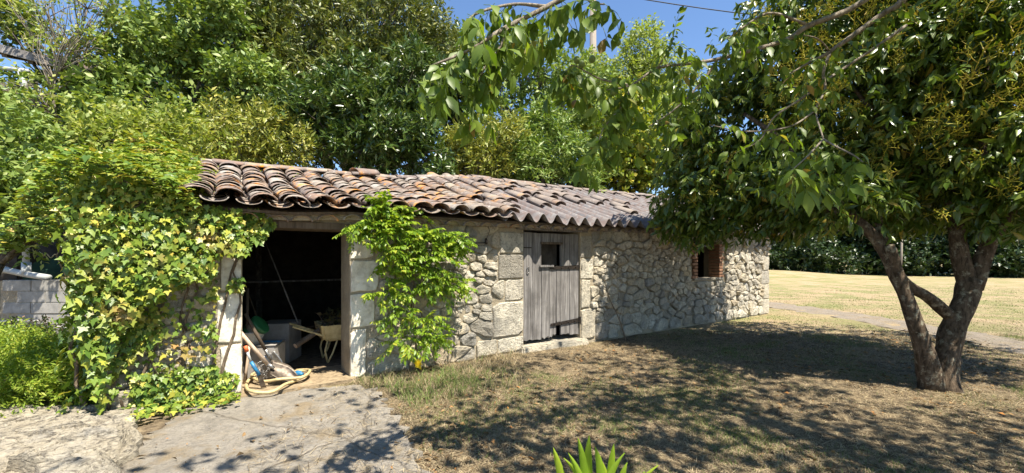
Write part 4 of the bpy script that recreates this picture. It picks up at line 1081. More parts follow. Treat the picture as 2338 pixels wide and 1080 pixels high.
def drooping(pts, dirs, nl, size, twig, kind):
    K = len(pts); t = np.tile((np.arange(nl) + .5) / nl, K)
    d = np.repeat(dirs / np.linalg.norm(dirs, axis=1, keepdims=True), nl, 0)
    loc = np.repeat(pts, nl, 0) + d * (t * twig)[:, None] * 1.0
    side = np.cross(d, np.repeat(unit(K), nl, 0)); side /= np.linalg.norm(side, axis=1, keepdims=True) + 1e-9
    sg = np.where(np.arange(K * nl) % 2 == 0, 1., -1.)[:, None]
    y = d * .5 + side * sg * .75 + .3 * rng.normal(size=(K * nl, 3)); y[:, 2] -= 0.75
    up = np.array([to_sun.x, to_sun.y, .5]) * .6 + d * .5 + .5 * rng.normal(size=(K * nl, 3))
    return loc, basis(y, up), size * (.6 + .6 * rng.random(K * nl))
loc, B, sz = drooping(pts_, dirs_, 8, 0.135, 0.16, 'drop')
tv, tf = leaf_template('drop')
# the leaves that show largest become leaves of their own
pr_x = CX + FPX * loc[:, 0] / loc[:, 1]; pr_y = HORIZON - FPX * (loc[:, 2] - EYE) / loc[:, 1]
vis = (pr_x > 1500) & (pr_x < 2330) & (pr_y > 5) & (pr_y < 560) & (rng.random(len(loc)) < .5)
facing = np.abs(B[:, 1, 2]) + .2
score = np.where(vis, sz / loc[:, 1] ** 3.2 * facing, 0)
top = np.argsort(-score)[:300]
rest = np.ones(len(loc), bool); rest[top] = False
V, F = stamp(tv, tf, B[rest], loc[rest], sz[rest])
o = link('crown', mesh_np('crown', V - np.array(pt.location), F, True, [M['privet']])); o.parent = pt; tag(o, None, None, None, 'stuff')
def single_leaves(parent, tv, tf, B, loc, sz, mat, name='leaf'):
    me = mesh_np(name, tv, tf, True, [mat])
    for i in range(len(loc)):
        o = bpy.data.objects.new(name, me); COL.objects.link(o); o.parent = parent
        m4 = np.eye(4); m4[:3, :3] = B[i] * sz[i]; m4[:3, 3] = loc[i] - np.array(parent.location)
        o.matrix_local = Matrix(m4.tolist())
single_leaves(pt, tv, tf, B[top], loc[top], sz[top], M['privet'])
# flower stalks: small branching sprays standing out of the crown
def panicle_mesh(seed):
    rp = random.Random(seed); b = MB(); 
    b.tube([(0, 0, 0), (rp.uniform(-.01, .01), .07, .01), (0, .15, .015)], [.003, .0026, .0018], 4, False)
    for k in range(7):
        y = .03 + .017 * k; a = k * 2.4; l = .065 * (1 - k / 10)
        e = (math.cos(a) * l, y + l * .55, math.sin(a) * l)
        b.tube([(0, y, 0), e], [.0024, .0018], 4, False)
        for q in range(2):
            f = .5 + .35 * q; m0 = (e[0] * f, y + (e[1] - y) * f, e[2] * f)
            b.tube([m0, (m0[0] + rp.uniform(-.02, .02), m0[1] + .02, m0[2] + rp.uniform(-.02, .02))], [.0024, .0028], 4, False)
    return b.mesh('flower_stalk', M['panicle'])
PAN = [panicle_mesh(k) for k in range(5)]
pl2 = [(c, r) for c, r in PL[:26]]
pp, pd = lobe_points(pl2, 16, 0.10, .42)
px = CX + FPX * pp[:, 0] / pp[:, 1]; py = HORIZON - FPX * (pp[:, 2] - EYE) / pp[:, 1]
cl = vnoise(np.stack([px, py, px * 0], -1), 1 / 170.0, 4)
wgt = np.interp(px, [1500, 1800, 2000, 2340], [.2, .5, 1.2, 1.5]) * np.interp(py, [0, 120, 440, 520], [.6, 1, .8, .1])
front = np.array([(pp[i] - np.array(min(pl2, key=lambda q: np.sum((np.array(q[0]) - pp[i]) ** 2))[0]))[1] < 0.15 for i in range(len(pp))])
ok = (px > 1520) & (px < 2345) & (py > -20) & (py < 520) & front & (rng.random(len(pp)) < wgt * np.clip(cl * 2 - .3, .1, 1) * 1.6)
sel = np.where(ok)[0]; rng.shuffle(sel); sel = sel[:295]
extra = np.where(ok)[0]; extra = extra[rng.random(len(extra)) < .3]
pvx, pf3, pf4, off = [], [], [], 0
for i in extra:
    d = Vector(pd[i]) + Vector(unit(1)[0]) * .6; d.z += 0.4; d.y -= 0.4; d.normalize()
    me = random.choice(PAN); co = np.empty(len(me.vertices) * 3, np.float32); me.vertices.foreach_get('co', co)
    m_ = np.array(d.to_track_quat('Y', 'Z').to_matrix()); V = co.reshape(-1, 3) @ m_.T * random.uniform(.9, 1.6) + pp[i] + unit(1)[0] * .16 + np.array(d) * .12 - np.array(pt.location)
    pf4 += [[q + off for q in p.vertices] for p in me.polygons]; pvx.append(V); off += len(V)
o = link('flower_mass', mesh_np('flower_mass', np.concatenate(pvx), np.array(pf4), False, [M['panicle']])); o.parent = pt; tag(o, None, None, None, 'stuff')
for i in sel:
    d = Vector(pd[i]); d.z += 0.5; d.y -= 0.5; d.normalize()
    m_ = d.to_track_quat('Y', 'Z').to_matrix().to_4x4()
    o = bpy.data.objects.new('flower_stalk', random.choice(PAN)); COL.objects.link(o); o.parent = pt
    m_ = Matrix.Translation(Vector(pp[i]) + d * .20 - pt.location) @ m_ @ Matrix.Rotation(random.uniform(0, 6), 4, 'Y') @ Matrix.Scale(random.uniform(1.1, 1.9), 4)
    o.matrix_local = m_

# ================================================================== IVY ON THE LEFT END OF THE SHED
M['ivy'] = leaf_mat('ivy_leaves', [(0, (0.065, 0.13, 0.018)), (0.35, (0.14, 0.22, 0.03)), (0.75, (0.26, 0.32, 0.045)), (0.93, (0.40, 0.40, 0.06)), (1, (0.48, 0.38, 0.07))], 0.25, 0.42, 0.45,
                    patch=(3.1, (0.42, 0.24, 0.09), 0.58, 0.74))
ivy = empty('ivy', W(0.2, -0.1, 0), 'thick ivy covering the left end of the stone shed', 'climber')
def in_poly(x, y, poly):
    c = False
    for (x0, y0), (x1, y1) in zip(poly, poly[1:] + poly[:1]):
        if (y0 > y) != (y1 > y) and x < (x1 - x0) * (y - y0) / (y1 - y0) + x0: c = not c
    return c
IV_DENSE = [(s_at(x, -.15), h_at(x, y, -.15)) for x, y in ((150, 470), (200, 400), (420, 430), (470, 468), (590, 478), (632, 505), (608, 545), (575, 560), (545, 610), (500, 640), (420, 640), (330, 700), (270, 780), (245, 900), (235, 940), (185, 760), (160, 640))]
IV_LOOSE = [(s_at(x, -.1), h_at(x, y, -.1)) for x, y in ((330, 640), (500, 620), (545, 560), (560, 640), (556, 760), (545, 870), (500, 905), (430, 925), (330, 945), (235, 950), (250, 820))]
loc, nrm, szz = [], [], []
ri = random.Random(9)
def n3(p, sc, sd): return 0.5 + 0.5 * mnoise.noise(Vector(p) * sc + Vector((sd, 0, 0)))
for _ in range(17000):
    s = ri.uniform(-0.55, 1.25); hh = ri.uniform(0, 2.15)
    dense, loose = in_poly(s, hh, IV_DENSE), in_poly(s, hh, IV_LOOSE)
    nz = n3((s, hh, 0), 3.2, 4)
    if dense: pk = 0.70
    elif loose: pk = 0.8 if nz > 0.44 + 0.10 * (hh > .35) * (s > .35) else 0.12
    else: continue
    if 0.77 < s < 0.99 and 0.05 < hh < 1.38 and nz < .66: continue
    if ri.random() > pk: continue
    th = (0.26 if dense else 0.10) * (0.55 + 0.9 * n3((s, hh, 0), 2.0, 30)) * (1.0 if hh < 1.75 else 0.8)
    if s > 0.98: th *= 0.5
    w = -0.03 - ri.random() ** 0.6 * th
    loc.append(W(s, w, hh)); nrm.append((0, -1)); szz.append((.034 + .048 * ri.random() ** 1.3) * (1.0 if dense else .85))
n_front = len(loc)
for _ in range(1800):                                     # wraps round the left end
    w = ri.uniform(-0.2, 1.6); hh = ri.uniform(0.0, 2.1)
    loc.append(W(-0.03 - ri.random() * 0.22, w, hh)); nrm.append((-1, 0)); szz.append(ri.uniform(.045, .085))
n_side = len(loc)
for _ in range(7500):                                    # mound over the roof end
    s = ri.uniform(-0.6, 0.95); w = ri.uniform(-0.35, 2.4)
    if s > 0.52 + 0.35 * n3((w * 1.5, 0, 0), 1.6, 2) + 0.12 * (w > 1.2): continue
    top = roof_h(max(s, -.1), min(w, 2.3)) + 0.08 + 0.42 * n3((s, w, 0), 1.6, 12) * min(1, max(0, (0.75 - s)) * 1.6)
    if s < -.1: top -= (-.1 - s) ** 2 * 3
    loc.append(W(s, w, top - 0.16 * ri.random() ** 1.5)); nrm.append((0, 0)); szz.append(ri.uniform(.04, .075))
for _ in range(140):                                      # runners creeping out over the concrete
    s = ri.uniform(0.0, 0.95); w = -0.1 - ri.random() ** 1.5 * 0.32
    loc.append(W(s, w, 0.05 + ri.random() * .04)); nrm.append((0, 0)); szz.append(ri.uniform(.045, .07))
loc = np.array([tuple(p) for p in loc]); szz = np.array(szz); n = len(loc)
outw = np.array([tuple(-NB) if a == (0, -1) else tuple(-U) if a == (-1, 0) else (0.12, -0.25, .95) for a in nrm])
up = outw + np.array([0, 0, .45]) + .42 * rng.normal(size=(n, 3))
y = np.array([0, 0, -.85]) + .55 * rng.normal(size=(n, 3)) + outw * .35
flatm = np.array([a == (0, 0) for a in nrm]); y[flatm] = rng.normal(size=(flatm.sum(), 3)) * np.array([1, 1, .25]) + np.array([.2, -.5, -.2])
B = basis(y, up)
tv, tf = leaf_template('ivy')
depth = loc[:, 1]
ppx = CX + FPX * loc[:, 0] / depth; ppy = HORIZON - FPX * (loc[:, 2] - EYE) / depth
outness = -((loc - np.array(C0)) @ np.array(NB))
score = szz / depth * np.clip(B[:, 1, 2] * -1 + .3, .05, 2) * (0.4 + np.clip(outness, 0, .3) * 4) * (ppx > 5) * (ppy < 1075)
top = np.argsort(-score)[:300]; rest = np.ones(n, bool); rest[top] = False
V, F = stamp(tv, tf, B[rest], loc[rest], szz[rest])
o = link('foliage', mesh_np('foliage', V - np.array(ivy.location), F, True, [M['ivy']])); o.parent = ivy; tag(o, None, None, None, 'stuff')
single_leaves(ivy, tv, tf, B[top], loc[top], szz[top], M['ivy'])
for k in range(9):
    s = -0.1 + k * 0.115; hh = 0
    pts = []
    for q in range(12):
        pts.append(W(s, -0.035 - 0.01 * math.sin(q), 0.02 + q * 0.15)); s += ri.uniform(-.06, .06)
    b = MB(); b.tube(pts, list(np.linspace(.016, .005, 12)), 6); b.build('stem', M['ivy_stem'], ivy, smooth=True)

# ================================================================== YOUNG WISTERIA BY THE DOORWAY
M['wisteria'] = leaf_mat('wisteria_leaves', [(0, (0.085, 0.17, 0.015)), (0.5, (0.19, 0.30, 0.025)), (0.9, (0.33, 0.42, 0.045)), (1, (0.45, 0.44, 0.06))], 0.4, 0.42, 0.4)
wi = empty('wisteria', W(2.66, -0.22, 0), 'bright green wisteria climbing the wall beside the open doorway', 'climber')
def wst(pts, rad, name='stem'):
    q = spline([(*W(*p),) for p in pts], 18); b = MB(); b.tube(q, list(np.linspace(rad, rad * .45, 18)), 6, wob=.25); return b.build(name, M['ivy_stem'], wi, smooth=True), q
spine = [(2.66, -.22, 0), (2.68, -.20, .35), (2.65, -.14, .75), (2.69, -.12, 1.15), (2.64, -.12, 1.5), (2.6, -.16, 1.72)]
_, q0 = wst(spine, .011)
_, q1 = wst([(2.64, -.22, 0), (2.70, -.16, .5), (2.66, -.15, .9), (2.70, -.14, 1.3), (2.8, -.16, 1.62)], .008)
arms = [[(2.6, -.16, 1.60), (2.4, -.2, 1.70), (2.15, -.24, 1.69), (1.94, -.26, 1.64)], [(2.66, -.14, 1.55), (2.9, -.2, 1.66), (3.08, -.22, 1.60), (3.22, -.2, 1.52)],
        [(2.6, -.16, 1.7), (2.35, -.2, 1.88), (2.2, -.24, 1.92)], [(2.66, -.12, 1.2), (2.45, -.16, 1.28), (2.28, -.2, 1.16)], [(2.67, -.12, 1.1), (2.85, -.18, 1.2), (3.0, -.2, 1.14)],
        [(2.66, -.16, .7), (2.5, -.2, .75), (2.36, -.22, .66)], [(2.68, -.16, .6), (2.85, -.2, .62), (2.95, -.22, .5)], [(2.65, -.15, .95), (2.42, -.2, 1.0), (2.28, -.2, .96)], [(2.69, -.12, 1.0), (2.9, -.18, 1.0), (3.05, -.2, .94)],
        [(2.68, -.13, 1.35), (2.45, -.2, 1.45), (2.25, -.24, 1.46)], [(2.68, -.13, 1.35), (2.9, -.2, 1.42), (3.1, -.2, 1.38)], [(2.66, -.2, .42), (2.52, -.24, .45), (2.4, -.26, .36)], [(2.66, -.2, .4), (2.8, -.26, .42), (2.9, -.28, .34)], [(3.0, -.2, .98), (3.2, -.2, 1.06), (3.38, -.16, 1.03)]]
tips = []
for a in arms:
    _, q = wst(a, .005); tips.append(q)
def pinnate(nl, L, lw, kind, droop, seed, rach=0.0016, seg=4):
    """one compound leaf: leaflets in pairs along a stalk that runs along +y and droops"""
    rp = np.random.default_rng(seed)
    ts = np.repeat(np.linspace(.28, .95, nl // 2), 2); sg = np.tile([1., -1.], nl // 2)
    if nl % 2: ts = np.append(ts, 1.0); sg = np.append(sg, 0)
    yb = ts * L; zb = -droop * L * ts ** 2
    loc = np.stack([sg * .004, yb, zb], 1)
    tang = np.stack([np.zeros_like(ts), np.ones_like(ts), -2 * droop * ts], 1)
    y = tang * np.where(sg == 0, 1, .45)[:, None] + np.stack([sg, np.zeros_like(ts), np.zeros_like(ts)], 1) + .18 * rp.normal(size=(len(ts), 3)); y[:, 2] -= .3 + droop * .9
    up = np.tile([0, 0, 1.], (len(ts), 1)) + .25 * rp.normal(size=(len(ts), 3))
    tv, tf = leaf_template(kind)
    V, F = stamp(tv, tf, basis(y, up), loc, lw * (.75 + .4 * rp.random(len(ts))))
    k = 6; c = np.stack([np.zeros(k), np.linspace(0, L, k), -droop * L * np.linspace(0, 1, k) ** 2], 1)
    b = MB(); b.tube(c, [rach] * k, 4, False)
    V2 = np.array(b.v); F2 = np.array(b.f) + len(V)
    return np.concatenate([V, V2]), [F, F2], np.concatenate([np.zeros(len(F)), np.ones(len(F2))])
def leaf_mesh(name, args, mats):
    V, F, mi = pinnate(*args); return mesh_np(name, V, F, True, mats, mi)
WL = [leaf_mesh('leaf', (13, .22, .066, 'oval', .25 + .1 * (k % 3), 40 + k), [M['wisteria'], M['wisteria']]) for k in range(6)]
def place_leaf(me, parent, p, d, roll=0, sc=1.0, name='leaf'):
    m_ = Vector(d).to_track_quat('Y', 'Z').to_matrix().to_4x4()
    o = bpy.data.objects.new(name, me); COL.objects.link(o); o.parent = parent
    o.matrix_local = Matrix.Translation(Vector(p) - parent.location) @ m_ @ Matrix.Rotation(roll, 4, 'Y') @ Matrix.Scale(sc, 4)
    return o
nleaf = 0
for k, q in enumerate(tips + [q0[8:], q1[9:]]):
    cnt = 40 if k in (0, 1) else 28 if k == 2 else 20 if k in (3, 4, 9, 10) else 16 if k < len(tips) - 3 else 15
    for j in range(cnt):
        p = Vector(q[ri.randint(3, len(q) - 1)]) + Vector((ri.uniform(-.04, .04), ri.uniform(-.04, .02), ri.uniform(-.05, .05)))
        d = -NB * ri.uniform(.1, .9) + U * ri.uniform(-1, 1) + Vector((0, 0, ri.uniform(-.45, .55)))
        place_leaf(ri.choice(WL), wi, p, d, ri.uniform(-.6, .6), ri.uniform(.65, 1.1)); nleaf += 1
ex = []
for k, q in enumerate(tips + [q0[8:], q1[9:]]):
    for j in range(50 if k in (0, 1) else 34 if k in (2,) else 10 if k in (9, 10, 3, 4, 7, 8) else 4):
        p = Vector(q[ri.randint(2, len(q) - 1)]) + Vector((ri.uniform(-.09, .09), ri.uniform(-.07, .05), ri.uniform(-.10, .08)))
        d = -NB * ri.uniform(.0, .8) + U * ri.uniform(-1, 1) + Vector((0, 0, ri.uniform(-.5, .5)))
        me = ri.choice(WL); co = np.empty(len(me.vertices) * 3, np.float32); me.vertices.foreach_get('co', co)
        m_ = np.array(d.to_track_quat('Y', 'Z').to_matrix()); ex.append((co.reshape(-1, 3) @ m_.T * ri.uniform(.7, 1.1) + np.array(p) - np.array(wi.location), me))
Vx, Fx, off = [], {3: [], 4: []}, 0
for V, me in ex:
    for p in me.polygons: Fx[len(p.vertices)].append([i + off for i in p.vertices])
    Vx.append(V); off += len(V)
o = link('foliage', mesh_np('foliage', np.concatenate(Vx), [np.array(Fx[3]), np.array(Fx[4])], True, [M['wisteria']])); o.parent = wi; tag(o, None, None, None, 'stuff')
yl = empty('yellow_leaf', W(2.66, -.26, .10), 'single large bright yellow leaf at the foot of the wisteria', 'leaf')
M['yellow'] = leaf_mat('yellow_leaf', [(0, (.70, .52, .02)), (1, (.75, .58, .03))], .4, .5, .3)
tv, tf = leaf_template('ivy')
for k, (dx, dz, rx) in enumerate(((0, 0, 150), (.03, .03, 200), (-.02, .02, 120))):
    m_ = mesh_np('lobe', tv * np.array([.7, 1, 1]), tf, True, [M['yellow']])
    link('lobe', m_, yl, None, W(2.66, -.28, .14) + Vector((dx, 0, dz)), (R(80), R(rx), R(10 * k)), (.11,) * 3)

# ================================================================== WALNUT TREE, its boughs hanging into the top of the view
M['walnut'] = leaf_mat('walnut_leaves', [(0, (0.09, 0.15, 0.02)), (0.5, (0.14, 0.215, 0.03)), (0.95, (0.22, 0.29, 0.045)), (1, (0.34, 0.20, 0.05))], 0.45, 0.45, 0.4)
M['walnut_fruit'] = simple_mat('green_walnut', (0.13, 0.19, 0.05), (0.19, 0.26, 0.07), 40, .5, .4, .1)
wt = empty('walnut_tree', (5.2, -2.2, 0), 'walnut tree whose leafy boughs hang across the top of the view', 'tree')
WALN = [leaf_mesh('leaf', (nl, L, .105, 'walnut', dr, 70 + k), [M['walnut'], M['walnut']]) for k, (nl, L, dr) in enumerate(((7, .17, .7), (5, .13, .8), (7, .19, .6), (5, .14, .95), (7, .17, 1.0)))]
def bough(pts, rad, n=20, name='bough'):
    q = spline([(*P(x, y, d), r) for (x, y, d), r in zip(pts, rad)], n)
    b = MB(); b.tube([p[:3] for p in q], [max(p[3], .002) for p in q], 8, wob=.25, seed=pts[0][0] * .1)
    b.build(name, M['walnut_bark'], wt, smooth=True); return [Vector(p[:3]) for p in q]
hub = Vector((4.2, -1.2, 3.0))
b = MB(); b.tube(spline([(5.2, -2.2, -.1), (5.1, -2.1, 1.0), (4.8, -1.7, 2.2), tuple(hub)], 12), list(np.linspace(.26, .17, 12)), 14, wob=.25); b.build('trunk', M['walnut_bark'], wt, smooth=True)
def bough_w(pts, rad, n=20):
    q = spline(pts, n); b = MB(); b.tube(q, list(np.linspace(rad[0], rad[1], n)), 8, wob=.25); b.build('bough', M['walnut_bark'], wt, smooth=True); return [Vector(p) for p in q]
g1 = tuple(P(1400, -120, 2.35)); g2 = tuple(P(2200, -170, 2.9)); g3 = tuple(P(2130, -120, 2.8))
bough_w([tuple(hub), (2.9, .3, 3.9), (1.8, 1.5, 3.6), g1], (.12, .022))
bough_w([tuple(hub), (4.0, .8, 4.1), (3.6, 2.0, 3.9), g2], (.12, .035)); bough_w([tuple(hub), (4.3, .9, 3.9), (3.5, 2.0, 3.8), g3], (.10, .028))
B1 = bough([(1400, -120, 2.35), (1320, -30, 2.3), (1250, 15, 2.25), (1160, 60, 2.15), (1070, 115, 2.05), (985, 150, 1.98)], [.022, .016, .013, .011, .008, .004], 26)
B1b = bough([(1250, 15, 2.25), (1170, 10, 2.2), (1090, 30, 2.1), (1060, 60, 2.05)], [.010, .008, .006, .003])
B1c = bough([(1320, -30, 2.3), (1350, 5, 2.25), (1380, 10, 2.2)], [.010, .007, .004], 12)
B1d = bough([(1160, 60, 2.15), (1140, 110, 2.1), (1110, 150, 2.05), (1090, 190, 2.05)], [.008, .006, .005, .003])
B2 = bough([(2200, -170, 2.9), (2062, 0, 2.95), (2018, 30, 3.0), (1895, 118, 3.0), (1860, 136, 3.0), (1800, 170, 2.9)], [.028, .023, .020, .014, .009, .004], 26)
B2b = bough([(1895, 118, 3.0), (1880, 165, 2.95), (1884, 205, 2.9), (1863, 252, 2.8), (1880, 318, 2.6)], [.011, .010, .008, .006, .004])
B2c = bough([(1863, 252, 2.8), (1800, 290, 2.7), (1700, 300, 2.7), (1620, 285, 2.7)], [.006, .005, .004, .003])
B2d = bough([(1880, 318, 2.6), (1910, 335, 2.45), (1950, 355, 2.35), (1970, 370, 2.3)], [.006, .005, .004, .003])
B2e = bough([(1880, 318, 2.6), (1840, 360, 2.45), (1800, 395, 2.35)], [.006, .005, .003], 12)
B3 = bough([(2130, -120, 2.8), (1962, 9, 2.9), (1847, 58, 2.9), (1789, 93, 2.85), (1647, 133, 2.75), (1567, 146, 2.7), (1500, 156, 2.6), (1440, 195, 2.5), (1385, 205, 2.45)], [.022, .020, .018, .015, .012, .010, .008, .006, .003], 36)
B3b = bough([(1440, 195, 2.5), (1425, 235, 2.5), (1380, 290, 2.45), (1368, 320, 2.4)], [.006, .005, .004, .003])
B3c = bough([(1500, 156, 2.6), (1530, 110, 2.6), (1540, 70, 2.6)], [.005, .004, .002], 12)
B3d = bough([(1640, 134, 2.75), (1600, 190, 2.7), (1540, 250, 2.65), (1480, 290, 2.6)], [.008, .007, .005, .003])
B3e = bough([(1440, 195, 2.5), (1370, 180, 2.45), (1310, 150, 2.4), (1290, 170, 2.4)], [.006, .005, .004, .003])
B3f = bough([(1847, 58, 2.9), (1760, 30, 2.8), (1700, 60, 2.7), (1660, 90, 2.65)], [.010, .008, .006, .003])
B4 = bough([(1830, 225, 2.9), (1767, 268, 2.85), (1735, 320, 2.8), (1678, 350, 2.8)], [.008, .006, .004, .003]); 
bough([(1895, 118, 3.0), (1870, 90, 2.9), (1835, 80, 2.85)], [.006, .005, .003], 10)
bough([(2069, 58, 3.3), (1989, 115, 3.3), (1905, 170, 3.3), (1830, 225, 2.9)], [.012, .010, .009, .008])
fruit_at = [(1317, 137, 2.4), (1328, 147, 2.4), (1352, 135, 2.4), (1288, 200, 2.38), (1410, 97, 2.5), (1402, 210, 2.45)]
ml = MB().lathe([(0, -.021), (.012, -.018), (.019, -.008), (.020, .003), (.016, .014), (.007, .021), (0, .023)], 12).mesh('walnut', M['walnut_fruit'], True)
for p in fruit_at: link('walnut', ml, wt, None, P(*p))
nw = 0
for q, cnt, lo, sc, dn in ((B1, 34, 8, 1.0, .9), (B1b, 16, 3, .95, .8), (B1c, 9, 3, 1, .7), (B1d, 16, 3, .95, 1.0), (B2, 18, 5, .9, .6), (B2b, 8, 4, .85, .8), (B2c, 9, 4, .8, .8), (B4, 7, 4, .8, .8), (B2d, 10, 5, 1.0, .8), (B2e, 11, 4, 1.0, .8), (B3, 36, 9, .85, .8), (B3b, 22, 3, .9, 1.1), (B3c, 6, 5, .7, .3), (B3d, 16, 5, .85, .9), (B3e, 20, 4, .85, .9), (B3f, 16, 3, .85, .8)):
    for j in range(cnt):
        p = q[min(len(q) - 1, lo + int((len(q) - lo) * (j + ri.random()) / cnt))]
        d = Vector((ri.uniform(-1, .7), ri.uniform(-.6, .6), -dn * ri.uniform(.2, 1.1) + .25))
        place_leaf(ri.choice(WALN), wt, p + Vector((ri.uniform(-.02, .02), ri.uniform(-.02, .02), ri.uniform(-.03, .02))), d, ri.uniform(-.5, .5), sc * ri.uniform(.7, 1.15)); nw += 1
# the rest of the canopy, above and behind the view
cv = []
for _ in range(21000):
    x, yy, hh = ri.uniform(-1.8, 8.4), ri.uniform(-3.8, 4.6), ri.uniform(2.7, 6.4)
    if yy > 0 and hh - EYE < 0.70 * yy + 0.25: continue
    e = ((x - 3.5) / 4.9) ** 2 + ((yy - .4) / 4.2) ** 2 + ((hh - 4.3) / 2.1) ** 2
    if e > 1: continue
    ds0 = hh / to_sun.z; gx0 = x - to_sun.x * ds0
    if n3((x, yy, hh), 1.25, 7) < (0.53 if gx0 < 1.5 else 0.44): continue
    if x < 1.6 and ri.random() < .55: continue
    if x > 4.8 and yy > 2.0: continue
    ds_ = (hh - .2) / to_sun.z; gxx, gyy = x - to_sun.x * ds_, yy - to_sun.y * ds_          # where its shadow falls
    if math.hypot(gxx - .45, gyy - 2.1) < .45: continue
    if gxx < -.6 and ri.random() < .75: continue
    cv.append((x, yy, hh))
Vs, F0, F1, off = [], [], [], 0
base = [pinnate(5, .24, .125, 'oval', .7, 200 + k) for k in range(4)]
for p in cv:
    V, F, mi = ri.choice(base)
    d = Vector((ri.uniform(-1, 1), ri.uniform(-1, 1), ri.uniform(-.6, .3)))
    m_ = np.array(d.to_track_quat('Y', 'Z').to_matrix())
    Vs.append(V @ m_.T * ri.uniform(.8, 1.2) + np.array(p)); F0.append(F[0] + off); off += len(V)
o = link('foliage', mesh_np('foliage', np.concatenate(Vs) - np.array(wt.location), np.concatenate(F0), True, [M['walnut']])); o.parent = wt; tag(o, None, None, None, 'stuff')
print('WALNUT', nw, 'canopy', len(cv), 'wisteria', nleaf, 'ivy', n)

# ================================================================== LEFT EDGE: BARN, BLOCK WALL, PIPES, TARPAULIN
barn = empty('barn', P(-60, 590, 7.6) * 1.0, 'old open barn with timber eave at the upper left edge', 'barn')
barn.location.z = 0
def hexp(b, pts): b.hexa(pts); return b
def slab(a, c, e, t):
    """thin board spanned by corner a, edge vectors c and e, thickness t"""
    a, c, e = Vector(a), Vector(c), Vector(e); n_ = c.cross(e).normalized() * t
    b = MB(); b.hexa([a, a + c, a + c + e, a + e, a + n_, a + c + n_, a + c + e + n_, a + e + n_]); return b
ra = P(140, 150, 7.0); rb = P(-160, 70, 7.0); back = Vector((-.8, 4.0, 1.2))
slab(ra, rb - ra, back, 0.05).build('roof', M['brown_wood'], barn)
slab(ra + Vector((0, -.03, -.05)), rb - ra, Vector((0, .03, .14)), 0.02).build('fascia', M['grey_wood'], barn)
for k in range(5):
    a = ra.lerp(rb, .08 + .2 * k) + Vector((0, .05, -.11)); slab(a, Vector((.09, 0, 0)), back * .95, 0.10).build('rafter', M['brown_wood'], barn)
pg = P(47, 160, 6.9); b = MB(); b.tube([pg + Vector((-1.6, .02, .16)), pg, pg + Vector((.12, 0, -.02))], .035, 10); b.build('gutter', M['grey_plastic'], barn, smooth=True)
b = MB(); b.tube([pg + Vector((0, 0, 0)), pg + Vector((.05, .02, -.3)), P(55, 480, 7.0), P(60, 612, 7.0)], .042, 12); b.build('downpipe', M['grey_plastic'], barn, smooth=True)
slab(P(38, 760, 7.3), P(-260, 760, 7.3) - P(38, 760, 7.3), Vector((0, 0, 1.9)), .3).build('wall', M['near_black'], barn)
slab(P(40, 900, 7.6), Vector((.14, 0, 0)), Vector((0, 0, 4.6)), .14).build('post', M['brown_wood'], barn)
slab(P(170, 900, 9.2), P(-300, 900, 9.2) - P(170, 900, 9.2), Vector((0, 0, 5.6)), .15).build('back_wall', M['near_black'], barn)

bw = empty('block_wall', Vector((P(120, 640, 7.2).x, 7.2, 0)), 'low wall of pale concrete blocks left of the ivy', 'wall')
bx0, bx1, bd = P(38, 640, 7.2).x, P(260, 640, 7.2).x, 7.2
BLK = MB(); BLK.box((0, 0, 0), (.49, .19, .188)); blk_me = BLK.mesh('block', M['concrete'], bevel=.008)
for r in range(5):
    x = bx0 - (0 if r % 2 else .25) ; z = .98 - .195 * (r + 1)
    while x < bx1:
        o = link('block', blk_me, bw, None, (x, bd + ri.uniform(-.006, .006), z)); x += .497
b = MB(); b.box((bx0 - .3, bd + .012, -.02), (bx1 + .5, bd + .175, .965)); b.build('mortar', M['mortar'], bw)

wp = empty('waste_pipe', P(50, 625, 6.85), 'fat pale drain pipe running along the top of the block wall', 'pipe')
b = MB(); b.tube(spline([P(-80, 600, 6.85), P(0, 614, 6.85), P(60, 626, 6.85), P(112, 634, 6.85)], 10), .05, 12); b.build('pipe_body', M['grey_plastic'], wp, smooth=True)
b = MB(); b.tube([P(-6, 613, 6.85), P(12, 616.5, 6.85)], .062, 14); b.build('collar', M['white_plastic'], wp, smooth=True)
b = MB(); b.tube([P(60, 628, 6.85), P(60, 600, 6.9)], .058, 12); b.build('socket', M['grey_plastic'], wp, smooth=True)
for pts, lab in (([(-40, 736, 6.9), (40, 732, 6.9), (92, 733, 6.9)], 'thin white conduit low on the shaded block wall'), ([(126, 746, 6.9), (160, 750, 6.9), (188, 754, 6.9)], 'short thin grey conduit at the foot of the sunlit blocks')):
    b = MB(); b.tube([P(*p) for p in pts], .018, 8); o = b.build('conduit', M['white_plastic'], None, smooth=True); tag(o, lab, 'pipe')
# green tarpaulin slung over a frame, with yellow rope along its top edge
V = []; nu, nv = 24, 10
for i in range(nu + 1):
    for j in range(nv + 1):
        f, gq = i / nu, j / nv
        p = P(70 + 130 * f, 584 + 4 * math.sin(f * 9) + 8 * f, 7.7).lerp(P(62 + 145 * f, 650, 7.35), gq)
        p += Vector((0, -.12 * math.sin(gq * 3.1) + .025 * mnoise.noise(Vector((f * 6, gq * 3, 0))), .015 * mnoise.noise(Vector((f * 9, gq * 4, 3)))))
        V.append(p)
nV = len(V); V += [p + Vector((0, .012, 0)) for p in V]
F = [(i * (nv + 1) + j, (i + 1) * (nv + 1) + j, (i + 1) * (nv + 1) + j + 1, i * (nv + 1) + j + 1) for i in range(nu) for j in range(nv)]
F += [tuple(k + nV for k in reversed(f)) for f in F]
tp = empty('tarpaulin', P(130, 650, 7.5), 'dark green tarpaulin with yellow rope along its rim behind the block wall', 'tarpaulin')
me = bpy.data.meshes.new('sheet'); me.from_pydata([p - Vector(tp.location) for p in V], [], F); me.materials.append(M['tarp']); me.polygons.foreach_set('use_smooth', [True] * len(F))
o = link('sheet', me); o.parent = tp
